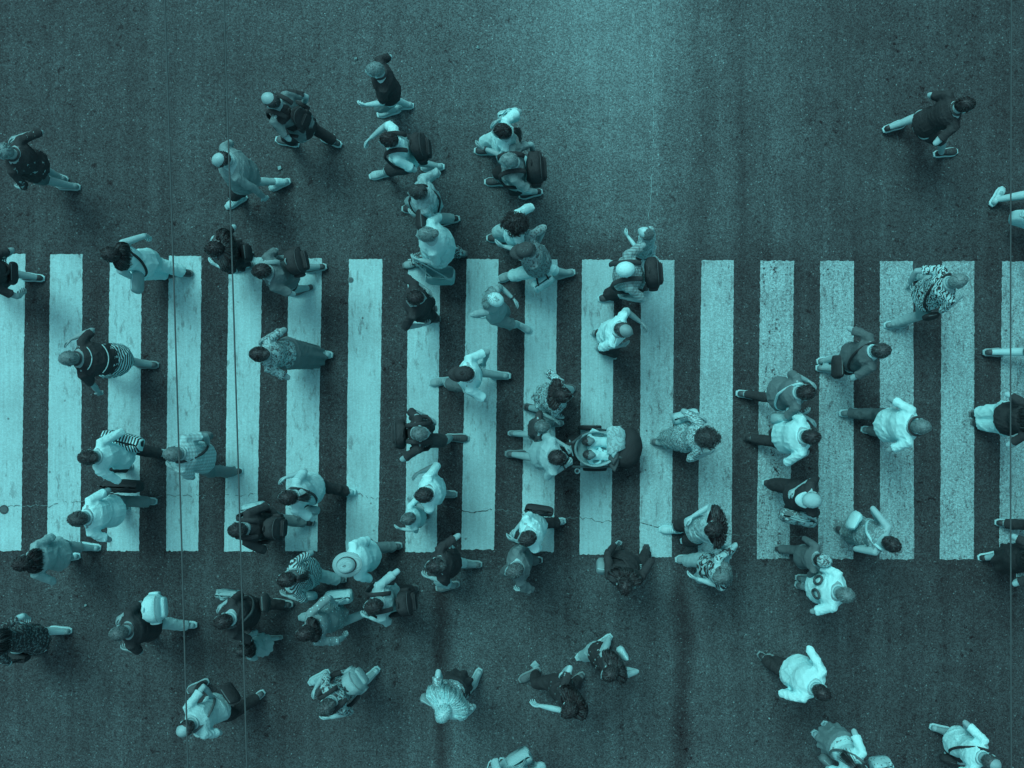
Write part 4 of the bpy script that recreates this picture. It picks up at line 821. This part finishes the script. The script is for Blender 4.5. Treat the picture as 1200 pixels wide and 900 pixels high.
b1 = person("baby in white bib lying in the pushchair, the upper of the two", (690, 517), 6, L=(727, 514, .60), R=(727, 521, .60), lh=(706, 507, 1.62), rh=(708, 518, 1.66), s=.40, sk=.52, top=.97, bot=(T_, .7), hair=('buzz', .12), hz=.80, hip=(710, 517), hipz=.62, pitch=.95, shoes=(.7, .8), seat=True, slv='long')
b2 = person("baby in white bib lying in the pushchair, the lower of the two", (691, 533), 354, L=(727, 529, .60), R=(727, 536, .60), lh=(708, 528, 1.66), rh=(707, 541, 1.62), s=.40, sk=.50, top=.95, bot=(T_, .2), hair=('buzz', .12), hz=.80, hip=(710, 532), hipz=.62, pitch=.95, shoes=(.2, .8), seat=True, slv='long')
# numerals on the sports jersey
def numerals():
    F = JERSEY; m = MB()
    for x0 in (-.078, .078):
        pts = []
        for a in np.linspace(0, 2 * math.pi, 25):
            t = .60 + math.sin(a) * .20; c, A, B = F.frame(t); w, d = F.wd(.72); xx = x0 + math.cos(a) * .046
            pts.append(c + A * xx - B * (d + .034) * math.sqrt(max(.3, 1 - (xx / (w + .03)) ** 2)))
        m.tube(pts, [.015] * 25, 6, round_ends=False)
    link('number', m, cloth(.22), F.top)
numerals()
# ---------------------------------------------------------------- setting
def strips_to_mesh(name, mb, mat): o = link(name, mb, mat, flatsh=True); tag(o, kind='structure'); return o
def asphalt():
    t = NT('asphalt'); sep = t.n('ShaderNodeSeparateXYZ'); t.l(t.co(), sep.inputs[0]); x, y = sep.outputs[0], sep.outputs[1]
    wob = t.mul(t.math('SUBTRACT', t.noise(.5, detail=3), .5), .5)
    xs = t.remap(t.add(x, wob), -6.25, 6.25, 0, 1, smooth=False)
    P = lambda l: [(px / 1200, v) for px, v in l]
    topb = t.ramp(xs, P([(0, .12), (150, .14), (300, .18), (430, .22), (560, .26), (620, .36), (690, .47), (760, .42), (800, .33), (822, .22), (840, .25), (862, .18), (905, .20), (960, .16), (1060, .12), (1200, .10)]))  # tyre-lane wear by x; pale centre band is road sheen painted into the colour
    midb = t.ramp(xs, P([(0, .13), (150, .12), (300, .14), (430, .18), (560, .17), (640, .24), (700, .27), (770, .27), (805, .22), (822, .15), (842, .22), (866, .14), (905, .20), (960, .15), (1060, .12), (1200, .10)]))  # same lanes nearer the crossing, painted sheen band weaker
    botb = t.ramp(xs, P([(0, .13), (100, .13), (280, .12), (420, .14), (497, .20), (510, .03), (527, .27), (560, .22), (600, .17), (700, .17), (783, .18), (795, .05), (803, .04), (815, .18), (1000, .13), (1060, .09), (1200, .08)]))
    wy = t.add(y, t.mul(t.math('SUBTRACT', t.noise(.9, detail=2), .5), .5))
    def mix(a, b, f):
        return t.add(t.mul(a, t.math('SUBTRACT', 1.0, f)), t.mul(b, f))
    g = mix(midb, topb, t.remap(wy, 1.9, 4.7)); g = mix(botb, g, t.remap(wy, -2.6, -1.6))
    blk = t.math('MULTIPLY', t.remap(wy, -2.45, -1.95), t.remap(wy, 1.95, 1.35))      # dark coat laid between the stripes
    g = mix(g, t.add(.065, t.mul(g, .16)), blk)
    streak = t.noise(1.0, vec=t.scaled(t.co(), (7, .22, 1)), detail=3)
    g = t.add(g, t.mul(t.math('SUBTRACT', streak, .5), .17), t.mul(t.math('SUBTRACT', t.noise(1.1, detail=5, rough=.6), .5), .22))
    g = t.add(g, t.mul(t.math('SUBTRACT', t.noise(7, detail=5, rough=.7), .5), .16))
    amp = t.remap(g, .0, .3, .45, 1.0, smooth=False)
    vn = t.n('ShaderNodeTexVoronoi'); t.l(t.co(), vn.inputs['Vector']); vn.inputs['Scale'].default_value = 84; sc_ = t.n('ShaderNodeSeparateColor'); t.l(vn.outputs['Color'], sc_.inputs[0])
    gr = t.add(t.mul(t.math('SUBTRACT', sc_.outputs[0], .5), .31), t.mul(t.math('SUBTRACT', t.noise(40, detail=2, rough=.7), .5), .20))
    g = t.add(g, t.mul(gr, amp))
    sp = t.math('MULTIPLY', t.remap(t.noise(33, detail=0), .72, .78), t.remap(t.noise(3.1, detail=1), .35, .6))
    g = t.add(g, t.mul(sp, .22), t.mul(t.math('GREATER_THAN', sc_.outputs[1], .9965), .30))
    g = t.math('SUBTRACT', g, .018)
    v = t.remap(t.voro(2.6, feat='F1'), .026, .012); g = t.add(g, t.mul(v, .22))
    oil = t.math('MULTIPLY', t.remap(t.noise(9.5, detail=2, rough=.6), .60, .70), t.remap(t.noise(1.1, vec=t.scaled(t.co(), (1.6, .8, 1)), detail=2), .46, .60)); g = t.add(g, t.mul(oil, -.14))
    gum = t.math('MULTIPLY', t.remap(t.voro(4.6, vec=t.scaled(t.co(), (1, 1, 1), (0, 0, .5))), .045, .03), t.remap(t.noise(2.0), .46, .54)); g = t.add(g, t.mul(gum, -.12))
    fl = t.math('MULTIPLY', t.remap(t.noise(30, detail=2, rough=.8), .64, .70), t.remap(t.noise(1.6, detail=3), .40, .62)); g = t.add(g, t.mul(fl, .20))
    v2 = t.remap(t.voro(3.7, vec=t.scaled(t.co(), (1, 1, 1), (0, 0, 1))), .05, .03); g = t.add(g, t.mul(v2, -.08))
    return t.finish(t.toned(g), rough=.82, spec=.3, bump=t.noise(75, detail=3, rough=.7), bstr=.35, bdist=.008)
m = MB(); N_ = 8; G = 150
for i in range(N_ + 1):
    for j in range(N_ + 1): m.addv([(-G + 2 * G * i / N_, -G + 2 * G * j / N_, 0)])
for i in range(N_):
    for j in range(N_): a = i * (N_ + 1) + j; m.face((a, a + N_ + 1, a + N_ + 2, a + 1))
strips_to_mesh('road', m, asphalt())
def paint():
    t = NT('road_paint'); sep = t.n('ShaderNodeSeparateXYZ'); t.l(t.co(), sep.inputs[0]); x, y = sep.outputs[0], sep.outputs[1]
    ws = t.remap(t.add(x, t.mul(t.math('SUBTRACT', t.noise(.8, detail=2), .5), 1.6)), .4, 4.0)                              # heavier wear on the right-hand stripes
    base = t.add(.825, t.mul(ws, -.17), t.mul(t.math('SUBTRACT', t.noise(1.3, detail=5, rough=.65), .5), .38))
    st = t.noise(1.0, vec=t.scaled(t.co(), (26, 1.1, 1)), detail=4, rough=.65)
    base = t.add(base, t.mul(t.math('SUBTRACT', st, .5), t.remap(ws, 0, 1, .26, .36)))
    vn = t.n('ShaderNodeTexVoronoi'); t.l(t.co(), vn.inputs['Vector']); vn.inputs['Scale'].default_value = 84; sc_ = t.n('ShaderNodeSeparateColor'); t.l(vn.outputs['Color'], sc_.inputs[0])
    gr = t.add(t.mul(t.math('SUBTRACT', sc_.outputs[0], .5), .34), t.mul(t.math('SUBTRACT', t.noise(40, detail=2, rough=.7), .5), .35))
    base = t.add(base, t.mul(gr, t.remap(ws, 0, 1, .30, .95)))
    dirt = t.remap(t.noise(46, detail=2, rough=.6), t.remap(ws, 0, 1, .72, .60), t.remap(ws, 0, 1, .80, .74))
    px9 = t.remap(t.math('ABSOLUTE', t.math('SUBTRACT', x, 3.16)), .16, .05); patch = t.math('MULTIPLY', t.remap(t.noise(1.0, vec=t.scaled(t.co(), (9, 1.6, 1)), detail=4, rough=.7), .50, .62), t.add(t.mul(ws, .5), px9))
    spk = t.remap(t.noise(26, detail=3, rough=.7), .50, .58)
    dots = t.math('MULTIPLY', t.remap(t.voro(5.5), .10, .05), t.remap(t.noise(1.7), .5, .62))
    scf = t.math('MULTIPLY', t.remap(t.noise(1.0, vec=t.scaled(t.co(), (16, 5, 1)), detail=5, rough=.7), .52, .68), t.remap(t.noise(.9, detail=3), .38, .58)); base = t.add(base, t.mul(scf, -.30))
    base = t.add(base, t.mul(dirt, -.50), t.mul(t.math('MULTIPLY', patch, spk), -.42), t.mul(dots, -.40))
    return t.finish(t.toned(base), rough=.7, spec=.35, bump=t.noise(80, detail=3, rough=.7), bstr=.25, bdist=.006)
PAINT = paint()
ST = [(-8, 30, -12, 25), (59, 97, 55, 94), (129, 167, 125.5, 163), (198, 236, 195, 232.5), (268.5, 307, 263, 301), (338.5, 377, 335, 372), (409, 448, 405, 443), (478, 516, 475, 512), (547, 584, 540.5, 579), (616, 653, 611, 649), (682, 720, 679, 716), (751, 790, 749.5, 787), (822, 860, 818, 857), (891, 930, 887.5, 925), (961, 1000, 959, 1000), (1031, 1069.5, 1031, 1071), (1104, 1142, 1101, 1141), (1174, 1213, 1171, 1210)]
def ytop(px): return np.interp(px, [0, 78, 216, 400, 620, 850, 1000, 1200], [297.5, 298, 300, 303.5, 304, 305, 306, 306])
def ybot(px): return np.interp(px, [0, 216, 430, 490, 560, 630, 700, 770, 840, 1000, 1200], [645, 646, 646, 647, 644, 646.5, 650, 653, 655, 655, 655.5])
rg = np.random.default_rng(3)
ext = [(-8 - 70 * i, 30 - 70 * i, -12 - 70 * i, 25 - 70 * i) for i in range(8, 0, -1)] + ST + [(1174 + 71 * i, 1213 + 71 * i, 1171 + 71 * i, 1210 + 71 * i) for i in range(1, 9)]
for k, (a, b, c, d) in enumerate(ext):
    yt, yb = ytop((a + b) / 2), ybot((c + d) / 2); rough = .0030 if a < 870 else .0036; P_ = []; n = 150
    def ed(n_): return np.cumsum(rg.normal(size=n_)) * rough * .10 + rg.normal(size=n_) * rough * .7
    u = ed(n)
    for i in range(n): q = i / (n - 1); p = ground(a * (1 - q) + c * q, yt * (1 - q) + yb * q); P_.append((p[0] + u[i], p[1], .004))
    u = ed(18)
    for i in range(1, 18): q = i / 18; p = ground(c * (1 - q) + d * q, yb); P_.append((p[0], p[1] + u[i] * 2.2, .004))
    u = ed(n)
    for i in range(n): q = 1 - i / (n - 1); p = ground(b * (1 - q) + d * q, yt * (1 - q) + yb * q); P_.append((p[0] + u[i], p[1], .004))
    u = ed(18)
    for i in range(1, 18): q = i / 18; p = ground(b * (1 - q) + a * q, yt); P_.append((p[0], p[1] + u[i] * 1.5, .004))
    m = MB(); m.addv(P_); m.face(range(len(P_))); o = strips_to_mesh('crosswalk_stripe', m, PAINT)
# cracks in the road
def crack(pts, w, g, z=.0075, jit=1.0, gap=0):
    P_ = []
    for (a, b) in zip(pts[:-1], pts[1:]):
        n = max(2, int(math.hypot(b[0] - a[0], b[1] - a[1]) / 3))
        for i in range(n): q = i / n; P_.append((a[0] * (1 - q) + b[0] * q + rg.normal() * jit * .5, a[1] * (1 - q) + b[1] * q + rg.normal() * jit))
    m = MB(); run = []
    for i in range(len(P_) - 1):
        if rg.random() < gap: continue
        a, b = ground(*P_[i]), ground(*P_[i + 1]); d = unit(b - a); nn = np.array([-d[1], d[0], 0]); w0, w1 = w * rg.uniform(.15, 1.1), w * rg.uniform(.15, 1.1)
        zz = np.array([0, 0, z + rg.uniform(0, .001)])
        m.face([m.addv([q]) for q in (a - nn * w0 + zz, b - nn * w1 + zz, b + nn * w1 + zz, a + nn * w0 + zz)])
    strips_to_mesh('road_crack', m, plain(g, .9, .1, 'crack'))
crack([(0, 594), (20, 593), (58, 592), (95, 587), (128, 586)], .006, .38, gap=.2)
crack([(128, 586), (160, 587), (196, 580), (232, 581), (264, 580), (300, 580)], .005, .35, gap=.45)
crack([(400, 572), (440, 585), (476, 586), (515, 590), (541, 598)], .005, .30, gap=.3)
crack([(541, 597), (552, 601), (566, 598), (580, 597)], .006, .10)
crack([(580, 597), (610, 600), (648, 606), (680, 607)], .005, .34, gap=.2)
crack([(680, 605), (700, 611), (718, 610), (735, 611), (750, 613)], .005, .15)
crack([(750, 613), (770, 617), (790, 620)], .006, .12)
crack([(845, 624), (870, 627), (888, 627), (960, 631), (1000, 646), (1040, 645), (1100, 650)], .005, .32, gap=.4)
crack([(765, 0), (764, 60), (766, 130), (765, 180), (763, 225), (759, 262)], .005, .66, jit=1.0, gap=.35)
crack([(262, 0), (264, 120), (268, 260)], .004, .05, jit=.3, gap=.1)
# round drain cap and paper scraps
def disc_thing(name, at, r, g, label, cat):
    c = ground(*at); m = MB(); X, Y, Z = np.eye(3)
    m.loft([(c + Z * .004, X * r, Y * r), (c + Z * .012, X * r, Y * r), (c + Z * .014, X * r * .92, Y * r * .92), (c + Z * .010, X * r * .82, Y * r * .82), (c + Z * .011, X * r * .7, Y * r * .7)], 26)
    e = MB()
    for i in range(-2, 3): w = math.sqrt(max(.02, .72 ** 2 - (i * .26) ** 2)) * r; e.tube([c + Y * i * .26 * r + X * w + Z * .012, c + Y * i * .26 * r - X * w + Z * .012], [.0045] * 2, 6)
    v = np.array(m.v); cc = c.copy()
    m.v = [tuple(p - cc) for p in v]; e.v = [tuple(np.array(p) - cc) for p in e.v]
    o = link(name, m, plain(g, .7, .4, 'iron')); o.location = cc; tag(o, label, cat); link('grate', e, plain(.35, .7, .4, 'iron2'), o)
disc_thing('drain_cap', (5, 597), .055, .10, "small round iron drain cap set in the leftmost stripe", "drain cap")
disc_thing('drain_cap', (411, 328), .035, .42, "small round metal stud near the top of the sixth full stripe", "road stud")
def scrap(at, w, h, rot, label):
    c = ground(*at); m = MB(); n = 5; R0 = rotz(rad(rot)); ids = []
    for i in range(n):
        for j in range(n):
            u, v = i / (n - 1) - .5, j / (n - 1) - .5; z = .012 + .035 * abs(u + .1) + .012 * math.sin(v * 7 + u * 4)
            for dz in (0, .0015): ids.append(m.addv([R0 @ np.array([u * w, v * h, z + dz])]))
    I = lambda i, j, k: (i * n + j) * 2 + k
    for i in range(n - 1):
        for j in range(n - 1):
            m.face((I(i, j, 1), I(i + 1, j, 1), I(i + 1, j + 1, 1), I(i, j + 1, 1))); m.face((I(i, j, 0), I(i, j + 1, 0), I(i + 1, j + 1, 0), I(i + 1, j, 0)))
    for i in range(n - 1):
        for a, b in (((i, 0), (i + 1, 0)), ((i + 1, n - 1), (i, n - 1)), ((0, i + 1), (0, i)), ((n - 1, i), (n - 1, i + 1))):
            m.face((I(*a, 0), I(*b, 0), I(*b, 1), I(*a, 1)))
    o = link('paper_scrap', m, plain(.72, .8, .2, 'paper')); o.location = c; tag(o, label, 'litter', 'paper scraps on the road')
scrap((627, 779), .085, .085, 45, "square scrap of paper on the asphalt beside the dotted black dress")
scrap((328, 197), .045, .04, 20, "tiny paper scrap beside the grey-shirted person's foot, upper left")
scrap((560, 56), .03, .03, 70, "tiny pale scrap on the bare asphalt at the top, nearest the upper edge")
scrap((101, 709), .03, .02, 10, "tiny pale scrap between the bottom-left walkers")
scrap((417, 69), .035, .025, 15, "tiny pale scrap left of the topmost bald head")
scrap((744, 688), .03, .02, 60, "tiny pale scrap right of the person dressed in black")
# ---------------------------------------------------------------- overhead cables
def cable(label, pts, z, r):
    (x0, y0), (x1, y1) = pts; a, b = ground(x0, y0, z), ground(x1, y1, z); d = unit(b - a); c = (a + b) / 2; m = MB()
    P_ = [c + d * t + np.array([0, 0, (t / 30) ** 2 * 1.6]) for t in np.linspace(-32, 32, 41)]
    loc = P_[0].copy(); m.tube([p - loc for p in P_], [r] * 41, 10); o = link('overhead_cable', m, plain(.15, .7, .2, 'cable')); o.location = loc; tag(o, label, 'cable', 'overhead cables across the street')
cable("thin dark overhead cable crossing the fourth full stripe, left one of the near pair", ((203, 298), (220, 880)), 6.0, .0056)
cable("thin dark overhead cable crossing the fifth full stripe, right one of the near pair", ((272, 298), (289, 880)), 6.0, .0056)
cable("thin dark overhead cable alone at the right edge, crossing the last stripe", ((1184, 225), (1184.5, 880)), 6.0, .0052)
run_jobs()
# ---------------------------------------------------------------- camera, light
cd = bpy.data.cameras.new('camera'); cam = bpy.data.objects.new('camera', cd); COL.objects.link(cam); SC.camera = cam
cam.location = (0, 0, CAMH); cd.sensor_width = 36; cd.lens = CAMH * 36 / (1200 / PPM); cd.clip_end = 1000
EL = rad(58); az = math.atan2(-.50, .86)
w = bpy.data.worlds.new('World'); SC.world = w; w.use_nodes = True; nt = w.node_tree; bg = nt.nodes['Background']
sky = nt.nodes.new('ShaderNodeTexSky'); sky.sky_type = 'NISHITA'; sky.sun_disc = False; sky.sun_elevation = EL; sky.sun_rotation = az; sky.dust_density = 3; sky.air_density = 1.2
hs = nt.nodes.new('ShaderNodeHueSaturation'); hs.inputs['Saturation'].default_value = .3; nt.links.new(sky.outputs[0], hs.inputs['Color']); nt.links.new(hs.outputs[0], bg.inputs[0]); bg.inputs[1].default_value = SKYS
sl = bpy.data.lights.new('sun', 'SUN'); sl.energy = SUNS; sl.angle = rad(26); sl.color = (1, .96, .9); so = bpy.data.objects.new('sun', sl); COL.objects.link(so)
d = Vector((-math.sin(az) * math.cos(EL), -math.cos(az) * math.cos(EL), -math.sin(EL))); so.rotation_euler = d.to_track_quat('-Z', 'Y').to_euler(); so.location = (0, 0, 12)
SC.view_settings.view_transform = 'Standard'; SC.view_settings.look = 'None'; SC.view_settings.exposure = EXPO; SC.view_settings.gamma = 1
SC.view_settings.use_curve_mapping = False
